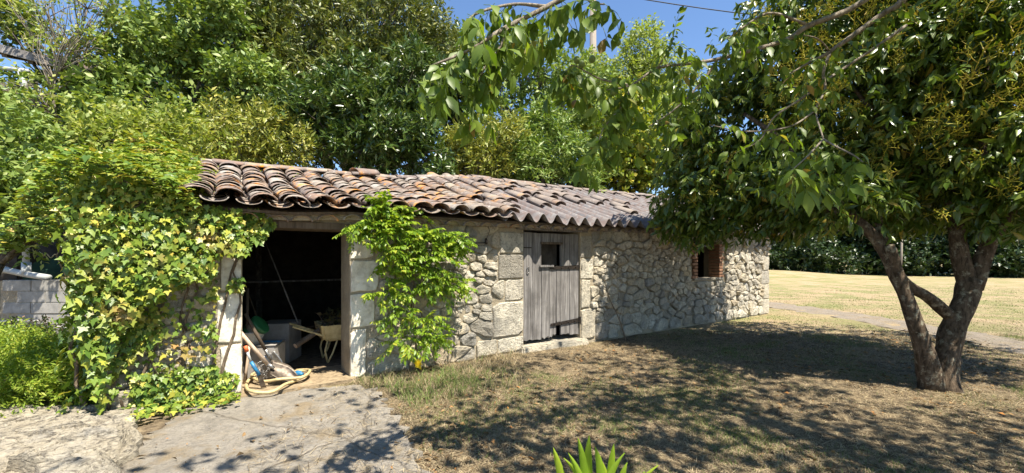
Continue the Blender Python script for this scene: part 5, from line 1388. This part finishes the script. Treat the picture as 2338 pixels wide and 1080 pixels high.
b = MB(); b.tube([P(90 + 3 * k, 583 + 4.5 * math.sin(k * .9) + 4 * k / 30, 7.66) for k in range(36)], .010, 6); b.build('rope', M['hose'], tp, smooth=True)

# ================================================================== LOW SHRUB AND LIMESTONE LEDGE
M['shrub'] = leaf_mat('feathery_shrub_leaves', [(0, (0.13, 0.21, 0.02)), (0.6, (0.23, 0.32, 0.035)), (1, (0.38, 0.40, 0.06))], 0.35, 0.5, 0.3)
def shrub(name, label, base, lobes, dens, size, mat, kind='lance', nl=12, twig=.17):
    t = empty(name, base, label, 'shrub')
    b = MB()
    for c, r in lobes:
        for k in range(4): b.tube(spline([Vector(base), Vector(base).lerp(Vector(c), .5) + Vector((ri.uniform(-.1, .1), 0, .05)), Vector(c) + Vector((ri.uniform(-.2, .2), ri.uniform(-.2, .2), .1))], 7), list(np.linspace(.012, .003, 7)), 5)
    b.build('stem', M['ivy_stem'], t, smooth=True)
    p, d = lobe_points(lobes, dens, .75); k = p[:, 2] > .02; p, d = p[k], d[k]
    V, F = sprigs(p, d, kind, size, nl, twig, .8, .5)
    o = link('foliage', mesh_np('foliage', V - np.array(base), F, False, [mat])); o.parent = t; tag(o, None, None, None, 'stuff'); return t
shrub('low_shrub', 'bright green feathery shrub spreading left of the ivy', (-4.3, 4.0, 0), [((-4.35, 3.95, .20), (.75, .6, .36)), ((-3.75, 4.0, .18), (.45, .5, .36)), ((-4.9, 3.8, .22), (.7, .6, .38)), ((-4.4, 3.45, .12), (.55, .35, .28)), ((-3.6, 4.3, .22), (.4, .4, .34)), ((-4.2, 4.5, .22), (.8, .5, .32)), ((-5.2, 4.4, .25), (.8, .6, .34))], 190, .042, M['shrub'])
M['bramble'] = leaf_mat('dull_bramble_leaves', [(0, (0.07, 0.10, 0.03)), (.6, (0.13, 0.15, 0.05)), (1, (0.26, 0.14, 0.10))], .3, .5, .3)
shrub('bramble', 'dull reddish bramble growing against the block wall', (P(60, 780, 6.3).x, 6.3, 0), [(tuple(P(40, 775, 6.3)), (.5, .3, .28)), (tuple(P(150, 785, 6.2)), (.45, .3, .2)), (tuple(P(215, 770, 5.6)), (.25, .3, .25))], 110, .05, M['bramble'], 'oval', 8, .15)

def rock_material():
    m, nt, out = new_mat('flaky_limestone')
    pos = geo_pos(nt)
    mp = nt.nodes.new('ShaderNodeMapping'); mp.inputs['Scale'].default_value = (1, 1, 5); nt.links.new(pos, mp.inputs[0])
    n1 = noise_node(nt, 3.5, 6, .65, pos); n2 = noise_node(nt, 14, 7, .72, mp.outputs[0], .8); n3_ = noise_node(nt, 55, 4, .7, pos)
    c = ramp(nt, [(.3, (.32, .27, .195)), (.5, (.42, .37, .285)), (.7, (.29, .27, .235))], n1)
    c = mixc(nt, ramp(nt, [(.48, (0,) * 3), (.60, (.9,) * 3)], n2), c, (.12, .105, .085))
    c = mixc(nt, ramp(nt, [(.58, (0,) * 3), (.7, (.6,) * 3)], n3_), c, (.44, .40, .33))
    principled(nt, out, c, .92, .2, maths(nt, 'ADD', n2, maths(nt, 'MULTIPLY', n3_, .4)), .9, .04)
    return m
M['rock'] = rock_material()
nu, nv = 170, 150
rk = np.random.default_rng(4)
us, vs = np.meshgrid(np.linspace(0, 1, nu + 1), np.linspace(0, 1, nv + 1), indexing='ij')
yy_ = 1.7 + 2.0 * vs
x1_ = np.interp(yy_, [1.7, 2.45, 2.75, 3.1, 3.7], [-2.35, -2.30, -2.50, -2.80, -3.25]) + .05 * np.sin(yy_ * 9) + .03 * np.sin(yy_ * 23)
xx_ = (-4.4 - .6 * vs) * (1 - us) + x1_ * us
P3 = np.stack([xx_, yy_, xx_ * 0], -1)
wx, wy = xx_ + .22 * (fbm(P3, 2.2, 61) - .5), yy_ + .22 * (fbm(P3, 2.2, 67) - .5)
zt = np.zeros_like(xx_)
for (m_, amp, asp, gr_w, gd) in ((26, .085, 1.7, .022, .05), (150, .028, 1.9, .010, .018), (700, .010, 1.6, .005, .006)):
    cx_ = rk.uniform(-5, -2.3, m_); cy_ = rk.uniform(1.6, 3.8, m_); ch = rk.random(m_); tx, ty = rk.normal(0, .10, m_), rk.normal(0, .14, m_)
    d1 = np.full(xx_.shape, 9.); d2 = np.full(xx_.shape, 9.); hz_ = np.zeros_like(xx_)
    for k in range(m_):
        d = np.hypot((wx - cx_[k]), (wy - cy_[k]) * asp)
        h_ = ch[k] * amp + (tx[k] * (wx - cx_[k]) + ty[k] * (wy - cy_[k])) * amp * 6
        nearer = d < d1
        d2 = np.where(nearer, d1, np.minimum(d2, d)); hz_ = np.where(nearer, h_, hz_); d1 = np.where(nearer, d, d1)
    zt += hz_ - gd * np.clip(1 - (d2 - d1) / gr_w, 0, 1)
edge_ = np.minimum.reduce([np.ones_like(us), us * 8, (1 - us) * 14, vs * 5, (1 - vs) * 6])
zt = .015 + (.05 + zt + .012 * (fbm(P3, 18, 3) - .5)) * np.clip(edge_, 0, 1) ** .5 - .05 * (edge_ <= 0)
V = np.stack([xx_, yy_, zt], -1).reshape(-1, 3).tolist()
F = [(i * (nv + 1) + j, (i + 1) * (nv + 1) + j, (i + 1) * (nv + 1) + j + 1, i * (nv + 1) + j + 1) for i in range(nu) for j in range(nv)]
me = bpy.data.meshes.new('rock_ledge'); me.from_pydata(V, [], F); me.materials.append(M['rock'])
o = link('rock_ledge', me); tag(o, 'flaky pale limestone ledge beside the concrete apron, lower left corner', 'rock')

# ================================================================== THINGS IN THE DOORWAY
def iron_loop(b, pts, r): b.tube(pts, r, 6)
def blade(name, root, tip, wvec, L, wd, mat, parent, dish=.03, pointed=True):
    root, tip, wvec = Vector(root), Vector(tip), Vector(wvec).normalized(); d = (tip - root).normalized(); nrm_ = d.cross(wvec).normalized()
    V = []; n_, m_ = 9, 8
    for i in range(n_ + 1):
        f = i / n_
        half = wd / 2 * (min(1, .75 + f * .5) if f < .55 else (1 - .85 * ((f - .55) / .45) ** 2 if pointed else 1))
        for j in range(m_ + 1):
            g_ = j / m_ * 2 - 1
            V.append(root + d * L * f + wvec * half * g_ - nrm_ * dish * (1 - g_ * g_))
    nV = len(V); V += [p + nrm_ * .004 for p in V]
    F = [(i * (m_ + 1) + j, (i + 1) * (m_ + 1) + j, (i + 1) * (m_ + 1) + j + 1, i * (m_ + 1) + j + 1) for i in range(n_) for j in range(m_)]
    F += [tuple(k + nV for k in reversed(f)) for f in F]
    rim = [(j) for j in range(m_ + 1)] + [i * (m_ + 1) + m_ for i in range(1, n_ + 1)] + [n_ * (m_ + 1) + j for j in range(m_ - 1, -1, -1)] + [i * (m_ + 1) for i in range(n_ - 1, 0, -1)]
    F += [(rim[k], rim[(k + 1) % len(rim)], rim[(k + 1) % len(rim)] + nV, rim[k] + nV) for k in range(len(rim))]
    b = MB(); b.add([p - Vector((0, 0, 0)) for p in V], F); return b.build(name, mat, parent, smooth=True)
sv = empty('shovel', P(640, 868, 4.35), 'dark round-bladed shovel with pale wooden handle lying at the doorway', 'shovel')
a, c = P(571, 786, 4.25), P(612, 832, 4.35)
b = MB(); b.tube([P(540, 748, 4.22), a, c], [.019, .020, .018], 10); b.build('handle', M['pale_wood'], sv, smooth=True)
b = MB(); b.tube([c, c.lerp(P(628, 842, 4.37), .9)], [.023, .016], 10); b.build('socket', M['steel'], sv, smooth=True)
blade('blade', P(618, 838, 4.36), P(676, 862, 4.42), Vector((-.25, .55, .55)), .30, .23, M['dark_steel'], sv, .035)
sp = empty('spade', P(622, 840, 4.45), 'old spade with brown handle leaning on the left jamb', 'spade')
b = MB(); b.tube([P(560, 716, 4.40), P(585, 762, 4.45), P(606, 798, 4.5)], [.017, .018, .017], 10); b.build('handle', M['brown_wood'], sp, smooth=True)
b = MB(); b.tube([P(604, 795, 4.5), P(619, 822, 4.53)], [.021, .014], 10); b.build('socket', M['steel'], sp, smooth=True)
blade('blade', P(612, 808, 4.51), P(640, 856, 4.55), Vector((.7, .2, .35)), .24, .17, M['steel'], sp, .02)
eg = empty('edging_tool', P(600, 880, 4.2), 'short edging tool with blue and red grip beside the hose', 'tool')
b = MB(); b.tube([P(573, 826, 4.15), P(592, 856, 4.18)], .017, 10); b.build('grip', M['blue_plastic'], eg, smooth=True)
b = MB(); b.tube([P(560, 790, 4.12), P(564, 802, 4.13)], .018, 10); b.build('end_cap', M['red_plastic'], eg, smooth=True)
b = MB(); b.tube([P(564, 802, 4.13), P(573, 826, 4.15)], .013, 8); b.build('shaft', M['grey_plastic'], eg, smooth=True)
blade('blade', P(591, 854, 4.18), P(602, 884, 4.2), Vector((1, .2, 0)), .15, .05, M['dark_steel'], eg, .004, False)
hs = empty('garden_hose', P(640, 885, 4.2), 'pale yellow garden hose coiled on the doorway floor', 'hose')
hz = lambda x, y: Vector(((x - CX) / FPX * (EYE - .07) * FPX / (y - HORIZON), (EYE - .07) * FPX / (y - HORIZON), .07 + .01 * math.sin(x * .1)))
b = MB(); q = spline([hz(618, 842), hz(592, 852), hz(568, 868), hz(563, 885), hz(580, 897), hz(620, 893), hz(650, 880), hz(672, 868), hz(700, 858), hz(706, 851), hz(690, 847), hz(672, 846)], 70); b.tube(q, .0155, 10); b.build('coil', M['hose'], hs, smooth=True)
b = MB(); q = spline([hz(672, 846) + Vector((0, .05, 0)), hz(706, 852) + Vector((0, .01, .02)), hz(690, 866) + Vector((0, 0, .025)), hz(640, 872) + Vector((0, 0, .02)), hz(600, 872) + Vector((0, 0, .01)), hz(575, 862) + Vector((0, 0, .02)), hz(600, 848) + Vector((0, .1, 0))], 60); b.tube(q, .0155, 10); b.build('coil', M['hose'], hs, smooth=True)

def world_box(name, c, sx, sy, sz, mat, label, cat, parent=None, rotz=0.0):
    b = MB(); b.box((-sx / 2, -sy / 2, 0), (sx / 2, sy / 2, sz)); o = b.build(name, mat, parent, bevel=.008, loc=c, rot=(0, 0, rotz))
    if label: tag(o, label, cat)
    return o
yaw = math.atan2(U.y, U.x)
cb = empty('storage_box', W(1.19, .62, .022), 'grey box with a raised front panel under the white tub', 'box')
world_box('box_body', W(1.19, .62, .022), .36, .34, .36, M['card'], None, None, cb, .2)
world_box('panel', W(1.20, .442, .085), .27, .012, .21, M['concrete'], None, None, cb, .2)
world_box('lid', W(1.19, .62, .384), .38, .36, .012, M['card'], None, None, cb, .2)
world_box('crate', W(1.42, 1.35, .022), .40, .40, .50, M['card'], 'larger dark box standing further inside the shed', 'box', None, .1)
world_box('blue_board', W(1.28, .60, .398), .20, .06, .012, M['blue_plastic'], 'small blue plastic strip lying on the grey box', 'strip', None, .1)
tub = empty('tub', W(1.06, .62, .40), 'shallow white plastic tub on the grey box', 'tub')
MB().lathe([(0, .0), (.11, .0), (.145, .10), (.155, .13), (.162, .132), (.160, .14), (.150, .14), (.14, .11), (.105, .012), (0, .012)], 24).build('tub_body', M['white_plastic'], tub, smooth=True, loc=W(1.06, .62, .40))
MB().lathe([(.150, .125), (.166, .125), (.168, .142), (.160, .146), (.150, .140)], 24).build('rim', M['white_plastic'], tub, smooth=True, loc=W(1.06, .62, .40))
bk = empty('bucket', W(1.10, .64, .46), 'white bucket with green lid tipped over in the tub', 'bucket')
MB().lathe([(0, 0), (.085, 0), (.10, .17), (.105, .18), (.098, .18), (.08, .01), (0, .01)], 22).build('bucket_body', M['white_plastic'], bk, smooth=True, loc=W(1.03, .62, .50), rot=(R(10), R(52), .3))
MB().lathe([(.10, .16), (.112, .16), (.114, .20), (.10, .205), (0, .205)], 22).build('lid', M['green_plastic'], bk, smooth=True, loc=W(1.03, .62, .50), rot=(R(10), R(52), .3))
MB().lathe([(.0875, .02), (.091, .02), (.0975, .09), (.094, .09)], 22).build('band', M['green_plastic'], bk, smooth=True, loc=W(1.03, .62, .50), rot=(R(10), R(52), .3))
wr = empty('wire_bundle', W(1.20, .36, .05), 'tangled bundle of bare wire in front of the grey box', 'wire')
for k in range(9):
    c_ = W(1.18 + ri.uniform(-.05, .05), .33 + ri.uniform(-.05, .03), .13 + ri.uniform(-.03, .05)); r_ = ri.uniform(.05, .10); ax = Vector(unit(1)[0]); e1 = ax.orthogonal().normalized(); e2 = ax.cross(e1)
    b = MB(); b.tube([c_ + (e1 * math.cos(t) + e2 * math.sin(t)) * r_ for t in np.linspace(0, 6, 16)], .0028, 5); b.build('loop', M['steel'], wr, smooth=True)
cap_ = MB().lathe([(0, 0), (.03, 0), (.034, .01), (.034, .06), (.02, .075), (.018, .10), (0, .10)], 16).build('bottle', M['blue_plastic'], None, smooth=True, loc=W(1.50, .42, .045), rot=(R(90), 0, 1.2)); tag(cap_, 'small blue bottle lying on the doorway floor', 'bottle')
# stakes and poles leaning inside
for (p0, p1, r_, mat, lab) in ((W(1.02, .50, .03), W(1.04, .56, 1.02), .017, 'brown_wood', 'upright wooden stake just inside the left jamb'), (W(1.62, 1.2, .5), W(1.25, 1.5, 1.62), .009, 'grey_wood', 'thin long cane leaning diagonally in the dark interior'), (W(1.22, 1.3, .4), W(1.05, 1.5, 1.0), .008, 'brown_wood', 'short thin cane behind the bucket'), (W(1.0, .35, .03), W(1.05, .40, .42), .014, 'pale_wood', 'short pale stake standing behind the edging tool')):
    b = MB(); b.tube([p0, p0.lerp(p1, .5) + Vector((.004, 0, 0)), p1], [r_, r_ * .95, r_ * .85], 8); o = b.build('stake', M[mat], None, smooth=True); tag(o, lab, 'stake')
b = MB(); b.hexa([W(.9, 2.5, .98), W(3.4, 2.5, .98), W(3.4, 2.75, .98), W(.9, 2.75, .98), W(.9, 2.5, 1.005), W(3.4, 2.5, 1.005), W(3.4, 2.75, 1.005), W(.9, 2.75, 1.005)]); o = b.build('shelf', M['grey_wood'], shed)

# wheelbarrow with a load of prunings
wb = empty('wheelbarrow', W(2.06, .95, .022), 'cream metal wheelbarrow loaded with dry prunings inside the shed', 'wheelbarrow')
def wbp(a_, b_, h_): return W(1.93 + a_, .88 + b_, .022 + h_)      # a along the wall, b inwards
V = []; prof = [(0.0, .27), (.04, .30), (.10, .40), (.13, .47), (.135, .485)]
for r_, (o_, z_) in enumerate(prof):
    for (a_, b_) in ((-.06 - o_ * .4, -.08 - o_ * .6), (.42 + o_, -.08 - o_ * .6), (.42 + o_, .30 + o_ * .6), (-.06 - o_ * .4, .30 + o_ * .6)): V.append(wbp(a_, b_, z_))
F = [(0, 3, 2, 1)] + [(r_ * 4 + k, r_ * 4 + (k + 1) % 4, r_ * 4 + 4 + (k + 1) % 4, r_ * 4 + 4 + k) for r_ in range(4) for k in range(4)]
me = bpy.data.meshes.new('tray'); me.from_pydata(V, [], F); me.materials.append(M['cream_metal'])
bm = bmesh.new(); bm.from_mesh(me); bmesh.ops.bevel(bm, geom=[e for e in bm.edges if len(e.link_faces) == 2 and e.calc_face_angle(0) > .6], offset=.03, segments=3, affect='EDGES'); bm.to_mesh(me); bm.free()
sol = link('tray', me, wb); sm = sol.modifiers.new('thickness', 'SOLIDIFY'); sm.thickness = .006
for s_ in (-.06, .26):
    b = MB(); b.tube([wbp(-.02, s_, .29), wbp(-.05, s_, .15), wbp(-.02, s_, .0)], .013, 8); b.tube([wbp(.10, s_, .29), wbp(.04, s_, .12), wbp(-.02, s_, .0)], .012, 8); b.build('leg', M['cream_metal'], wb, smooth=True)
    b = MB(); b.tube([wbp(-.42, s_ - .02, .50), wbp(-.1, s_, .36), wbp(.5, s_ + (.08 if s_ < .1 else -.08), .22), wbp(.75, .1 + (.03 if s_ > .1 else -.03), .16)], .014, 8); b.build('handle', M['cream_metal'], wb, smooth=True)
wh = empty('wheel', wbp(.75, .1, .16)); wh.parent = wb; wh.location = wbp(.75, .1, .16) - wb.location
b = MB(); b.lathe([(.10, -.03), (.145, -.03), (.165, -.015), (.165, .015), (.145, .03), (.10, .03), (.10, -.03)], 24); b.build('tyre', M['iron'], wh, smooth=True, loc=wbp(.75, .1, .16), rot=(R(90), 0, yaw))
b = MB(); b.lathe([(0, -.03), (.03, -.03), (.03, -.01), (.10, -.012), (.10, .012), (.03, .01), (.03, .03), (0, .03)], 20); b.build('rim', M['cream_metal'], wh, smooth=True, loc=wbp(.75, .1, .16), rot=(R(90), 0, yaw))
pr_ = empty('prunings', wbp(.2, .1, .45), 'heap of dry twigs and wilted leaves piled in the wheelbarrow', 'prunings')
b = MB()
for k in range(46):
    p0 = wbp(ri.uniform(-.05, .45), ri.uniform(-.08, .3), .40 + ri.random() * .08); d = Vector(unit(1)[0]) * ri.uniform(.15, .35); d.z = abs(d.z) * .6
    b.tube(spline([p0, p0 + d * .5 + Vector((0, 0, .04)), p0 + d], 5), list(np.linspace(.006, .002, 5)), 4)
b.build('twigs', M['brown_wood'], pr_)
pp_ = np.array([tuple(wbp(ri.uniform(-.05, .48), ri.uniform(-.12, .3), .42 + ri.random() * .22)) for _ in range(260)])
tv, tf = leaf_template('oval'); n_ = len(pp_)
M['wilted'] = leaf_mat('wilted_leaves', [(0, (.06, .05, .025)), (.6, (.12, .11, .04)), (1, (.17, .11, .05))], .25, .6, .2)
V, F = stamp(tv, tf, basis(unit(n_), unit(n_)), pp_, .05 + .05 * rng.random(n_)); o = link('wilted_leaves', mesh_np('wilted_leaves', V - np.array(pr_.location), F, False, [M['wilted']])); o.parent = pr_; tag(o, None, None, None, 'stuff')
lg = empty('fence_post', wbp(-.1, -.1, .5), 'round wooden post with a pale cut end resting across the wheelbarrow', 'post')
b = MB(); b.tube([wbp(-.40, -.16, .28), wbp(-.1, .0, .42), wbp(.3, .18, .60)], .034, 12); b.build('post_body', M['brown_wood'], lg, smooth=True)
e0, e1 = wbp(-.40, -.16, .28), wbp(-.1, .0, .42); d_ = (e0 - e1).normalized()
b = MB(); b.tube([e0 + d_ * .0005, e0 + d_ * .003], .030, 12); b.build('cut_end', M['pale_wood'], lg)

# ================================================================== SKY LINE: POLE AND CABLE; POST ON THE LAWN
up_ = empty('utility_pole', (P(1354, 0, 19).x, 19, 0), 'weathered wooden utility pole standing in the sky gap', 'pole')
b = MB(); b.tube([(P(1354, 0, 19).x, 19, -.2), (P(1354, 0, 19).x, 19, 7), (P(1354, 0, 19).x, 19, 13.6)], [.20, .165, .14], 14); b.build('shaft', M['pole_wood'], up_, smooth=True)
tpz = P(1354, -20, 19)
b = MB(); b.tube([tpz + Vector((0, -.15, .02)), tpz + Vector((0, -.26, .02))], .03, 8); b.build('bracket', M['iron'], up_, smooth=True)
A_, B_ = P(1356, -22, 18.75), Vector((30, 14, 9.5))
b = MB(); b.tube([A_.lerp(B_, t) - Vector((0, 0, 1.1 * 4 * t * (1 - t))) for t in np.linspace(0, 1, 24)], .022, 6); o = b.build('overhead_cable', M['cable'], None, smooth=True); tag(o, 'black overhead cable running from the utility pole to the right', 'cable')
gp = MB().tube([P(2056, 618, 30), P(2058, 590, 30), P(2059, 535, 30)], [.07, .065, .06], 8).build('garden_post', M['pole_wood'], None, smooth=True); tag(gp, 'thin pale post standing at the far lawn edge', 'post')
ds = empty('dead_stem', W(6.2, -.25, 0), 'thin dead stem leaning against the wall right of the door', 'stem')
b = MB(); b.tube(spline([W(6.25, -.3, 0), W(6.2, -.2, .35), W(6.05, -.12, .7), W(5.98, -.08, 1.0)], 12), list(np.linspace(.012, .004, 12)), 6); b.tube([W(6.2, -.2, .35), W(6.32, -.16, .52), W(6.36, -.14, .7)], [.006, .004, .002], 5); b.build('stalk', M['ivy_stem'], ds, smooth=True)

# ================================================================== IRIS CLUMP AT THE BOTTOM EDGE
M['iris'] = leaf_mat('iris_leaves', [(0, (0.24, 0.38, 0.03)), (1, (0.40, 0.50, 0.05))], .45, .4, .4)
ir = empty('iris_clump', P(1375, 1180, 2.05), 'clump of bright green iris leaves at the bottom edge', 'plant')
ir.location.z = 0
for (x0, x1, y1, d, bend, wd) in ((1300, 1262, 1018, 2.15, 0, .020), (1340, 1318, 995, 2.1, -6, .020), (1348, 1344, 990, 2.12, 4, .022), (1330, 1296, 1030, 2.05, -14, .020), (1372, 1357, 1015, 2.1, -8, .022), (1366, 1424, 1030, 2.05, 10, .020), (1395, 1400, 1010, 2.15, 3, .020), (1410, 1430, 1052, 2.1, 5, .020), (1440, 1500, 1058, 2.1, 12, .020), (1390, 1366, 1040, 2.2, -4, .016), (1355, 1286, 1042, 2.2, -2, .016), (1420, 1470, 1072, 2.0, 6, .018)):
    r0 = Vector((P(x0, 1080, d).x, d, 0)); t0 = P(x1, y1, d)
    V = []; n_ = 9
    for i in range(n_ + 1):
        f = i / n_
        p = r0.lerp(t0, f) + Vector(((bend / FPX * d) * math.sin(f * math.pi) * -1, -.02 * f, .04 * math.sin(f * math.pi)))
        hw = wd * (1 - f ** 3.5) * 1.15 + .0006
        V += [p + Vector((-hw, .006, 0)), p + Vector((0, -.004, 0)), p + Vector((hw, .006, 0))]
    F = [(i * 3 + k, i * 3 + k + 1, i * 3 + k + 4, i * 3 + k + 3) for i in range(n_) for k in (0, 1)]
    me = bpy.data.meshes.new('blade'); me.from_pydata([p - Vector(ir.location) for p in V], [], F); me.materials.append(M['iris']); me.polygons.foreach_set('use_smooth', [True] * len(F))
    o = link('blade', me); o.parent = ir

# ================================================================== GRASS AND LITTER
M['grass'] = attr_mat('grass_blades', 'tint', .7, .3)
def in_slab(x, y):
    xr = np.interp(y, [.9, 1.8, 2.6, 3.4, 4.05, 4.4], [.2, -.2, -.55, -.93, -1.30, -1.62])
    return (x < xr + .03 * np.sin(y * 17) + .015) & (y < 4.45)
def wall_w(x, y): return (x - C0.x) * NB.x + (y - C0.y) * NB.y, (x - C0.x) * U.x + (y - C0.y) * U.y
def grass(name, label, N, xr, yr, hmean, keepf, wid=.004, near=0.0, green_less=0.0):
    x = rng.uniform(*xr, N); yy = yr[0] + (yr[1] - yr[0]) * rng.random(N) ** (1.0 + near)
    w_, s_ = wall_w(x, yy)
    pr = np.abs((x) / yy) < 1.35
    inside = (w_ > -.05) & (w_ < DEP + .2) & (s_ > -.2) & (s_ < LEN + .1)
    k = pr & ~inside & ~in_slab(x, yy) & keepf(x, yy, w_, s_)
    x, yy = x[k], yy[k]
    p2 = np.stack([x, yy, np.zeros_like(x)], -1)
    g_ = fbm(p2, .8, 21) * .55 + fbm(p2, 3.0, 5) * .45 - green_less
    gw = np.clip((g_ - .43) * 6, 0.0, 1)                  # how green this patch is
    is_g = rng.random(len(x)) < gw * .85 + .07
    n_ = len(x)
    straw = np.array([.46, .37, .225]) * (.45 + .75 * rng.random((n_, 1))); gr_ = np.array([.15, .20, .055]) * (.6 + .8 * rng.random((n_, 1)))
    colr = np.where(is_g[:, None], gr_, straw)
    h_ = hmean * (.45 + .9 * rng.random(n_)) * np.where(is_g, 1.15, .9) * (.6 + .9 * fbm(p2, 1.7, 33))
    ang = rng.uniform(0, 2 * math.pi, n_); lean = rng.uniform(.2, 1.5, n_) * h_; la = rng.uniform(0, 2 * math.pi, n_)
    dx, dy = np.cos(ang) * wid, np.sin(ang) * wid
    z = ground_h(x, yy) - .003
    base_ = np.stack([x, yy, z], -1); sd = np.stack([dx, dy, np.zeros(n_)], -1)
    ln = np.stack([np.cos(la) * lean, np.sin(la) * lean, np.zeros(n_)], -1); upv = np.stack([np.zeros(n_), np.zeros(n_), h_], -1)
    V = np.stack([base_ - sd, base_ + sd, base_ + ln * .35 + upv * .6 + sd * .7, base_ + ln * .35 + upv * .6 - sd * .7, base_ + ln + upv * .95], 1)
    F4 = np.array([0, 1, 2, 3])[None] + (np.arange(n_) * 5)[:, None]; F3 = np.array([3, 2, 4])[None] + (np.arange(n_) * 5)[:, None]
    me = mesh_np(name, V.reshape(-1, 3), [F4, F3], False, [M['grass']])
    at = me.color_attributes.new('tint', 'FLOAT_COLOR', 'POINT')
    at.data.foreach_set('color', np.repeat(np.concatenate([colr, np.ones((n_, 1))], 1), 5, 0).astype(np.float32).ravel())
    o = link(name, me); tag(o, label, None, None, 'stuff'); return n_
def dens_near(x, y, w_, s_):
    p2 = np.stack([x, y, np.zeros_like(x)], -1)
    d = np.clip((fbm(p2, 1.6, 40) - .43) * 7, .06, 1)
    bare = (s_ > 4.0) & (w_ > -1.6) & (w_ < -.05) & (s_ < 9.5)
    return rng.random(len(x)) < d * np.where(bare, .12, 1.0) * np.where(x > 1.8, .6, 1.0)
n1_ = grass('grass', 'short dry and green grass in front of the shed', 520000, (-1.8, 9), (2.2, 7.5), .027, dens_near, .0021, .45)
n2_ = grass('lawn_grass', 'straw coloured lawn grass beyond the tree shade', 150000, (2, 24), (5.5, 22), .020, lambda x, y, w_, s_: ~((x > 7.2) & (x < 8.5) & (y < 11)) & (rng.random(len(x)) < np.interp(y, [5, 9, 13, 22], [.6, 1, .8, 0])), .006, .4, .02)
n3_c = grass('tall_grass', 'longer tufts of grass along the foot of the wall and the concrete edge', 90000, (-1.8, 4.5), (2.4, 7.2), .10,
             lambda x, y, w_, s_: (((w_ > -.55) & (w_ < -.06) & (s_ > 2.0) & (s_ < 4.2)) | ((w_ > -1.25) & (w_ < -.06) & (s_ > 2.2) & (s_ < 3.6))) & (rng.random(len(x)) < .12 + .5 * (fbm(np.stack([x, y, x * 0], -1), 2.5, 50) > .5)), .003)
def thatch(N):
    x = rng.uniform(-1.8, 8.5, N); yy = 2.2 + 5.3 * rng.random(N) ** 1.4; w_, s_ = wall_w(x, yy)
    k = (np.abs(x / yy) < 1.35) & ~((w_ > -.04) & (s_ > -.2) & (s_ < LEN + .1)) & (~in_slab(x, yy) | (rng.random(N) < .10))
    x, yy = x[k], yy[k]; n_ = len(x)
    z = np.where(in_slab(x, yy), .034, ground_h(x, yy) + .004); a_ = rng.uniform(0, 2 * math.pi, n_); L = .018 + .05 * rng.random(n_) ** 2; wd = .0009 + .0012 * rng.random(n_)
    d = np.stack([np.cos(a_), np.sin(a_), rng.normal(0, .12, n_)], -1) * L[:, None]; sd = np.stack([-np.sin(a_), np.cos(a_), np.zeros(n_)], -1) * wd[:, None]
    c_ = np.stack([x, yy, z + .005 * rng.random(n_)], -1); bow = np.stack([np.zeros(n_), np.zeros(n_), .008 * rng.random(n_)], -1)
    V = np.stack([c_ - d - sd, c_ - d + sd, c_ + sd + bow, c_ - sd + bow, c_ + d + sd * .4, c_ + d - sd * .4], 1)
    o6 = (np.arange(n_) * 6)[:, None]
    me = mesh_np('dry_thatch', V.reshape(-1, 3), np.concatenate([np.array([[0, 1, 2, 3]]) + o6, np.array([[3, 2, 4, 5]]) + o6]), False, [M['grass']])
    t_ = rng.random((n_, 1)); colr = np.where(t_ < .5, np.array([.46, .37, .23]), np.where(t_ < .8, np.array([.22, .165, .10]), np.array([.10, .075, .05]))) * (.6 + .7 * rng.random((n_, 1)))
    at = me.color_attributes.new('tint', 'FLOAT_COLOR', 'POINT'); at.data.foreach_set('color', np.repeat(np.concatenate([colr, np.ones((n_, 1))], 1), 6, 0).astype(np.float32).ravel())
    tag(link('dry_thatch', me), 'matted dead straw and twigs lying over the soil', None, None, 'stuff')
thatch(230000)
# fallen leaves
n_ = 26000
x = rng.uniform(-2.5, 8, n_); yy = 2.3 + 5.5 * rng.random(n_) ** 1.3; w_, s_ = wall_w(x, yy)
k = ~((w_ > -.05) & (s_ > -.1) & (s_ < LEN)) & ((fbm(np.stack([x, yy, x * 0], -1), 1.3, 60) > .42) & (~in_slab(x, yy) | (rng.random(len(x)) < .12))) & (np.abs(x / yy) < 1.35)
x, yy = x[k], yy[k]; n_ = len(x)
yd = unit(n_) * np.array([1, 1, .25]); upd = np.array([0, 0, 1.]) + .35 * rng.normal(size=(n_, 3))
tv, tf = leaf_template('oval')
M['litter'] = leaf_mat('fallen_leaves', [(0, (.09, .06, .035)), (.5, (.18, .12, .06)), (.9, (.30, .19, .09)), (1, (.45, .20, .06))], .1, .8, .15)
V, F = stamp(tv * np.array([1, 1, 2.2]), tf, basis(yd, upd), np.stack([x, yy, np.where(in_slab(x, yy), .040, ground_h(x, yy) + .012)], -1), .012 + .055 * rng.random(n_) ** 4)
o = link('leaf_litter', mesh_np('leaf_litter', V, F, False, [M['litter']])); tag(o, 'brown fallen leaves scattered in the tree shade', None, None, 'stuff')
print('GRASS', n1_, n2_, n3_c, 'tris', sum(len(o.data.loop_triangles) or len(o.data.polygons) for o in bpy.data.objects if o.type == 'MESH'))
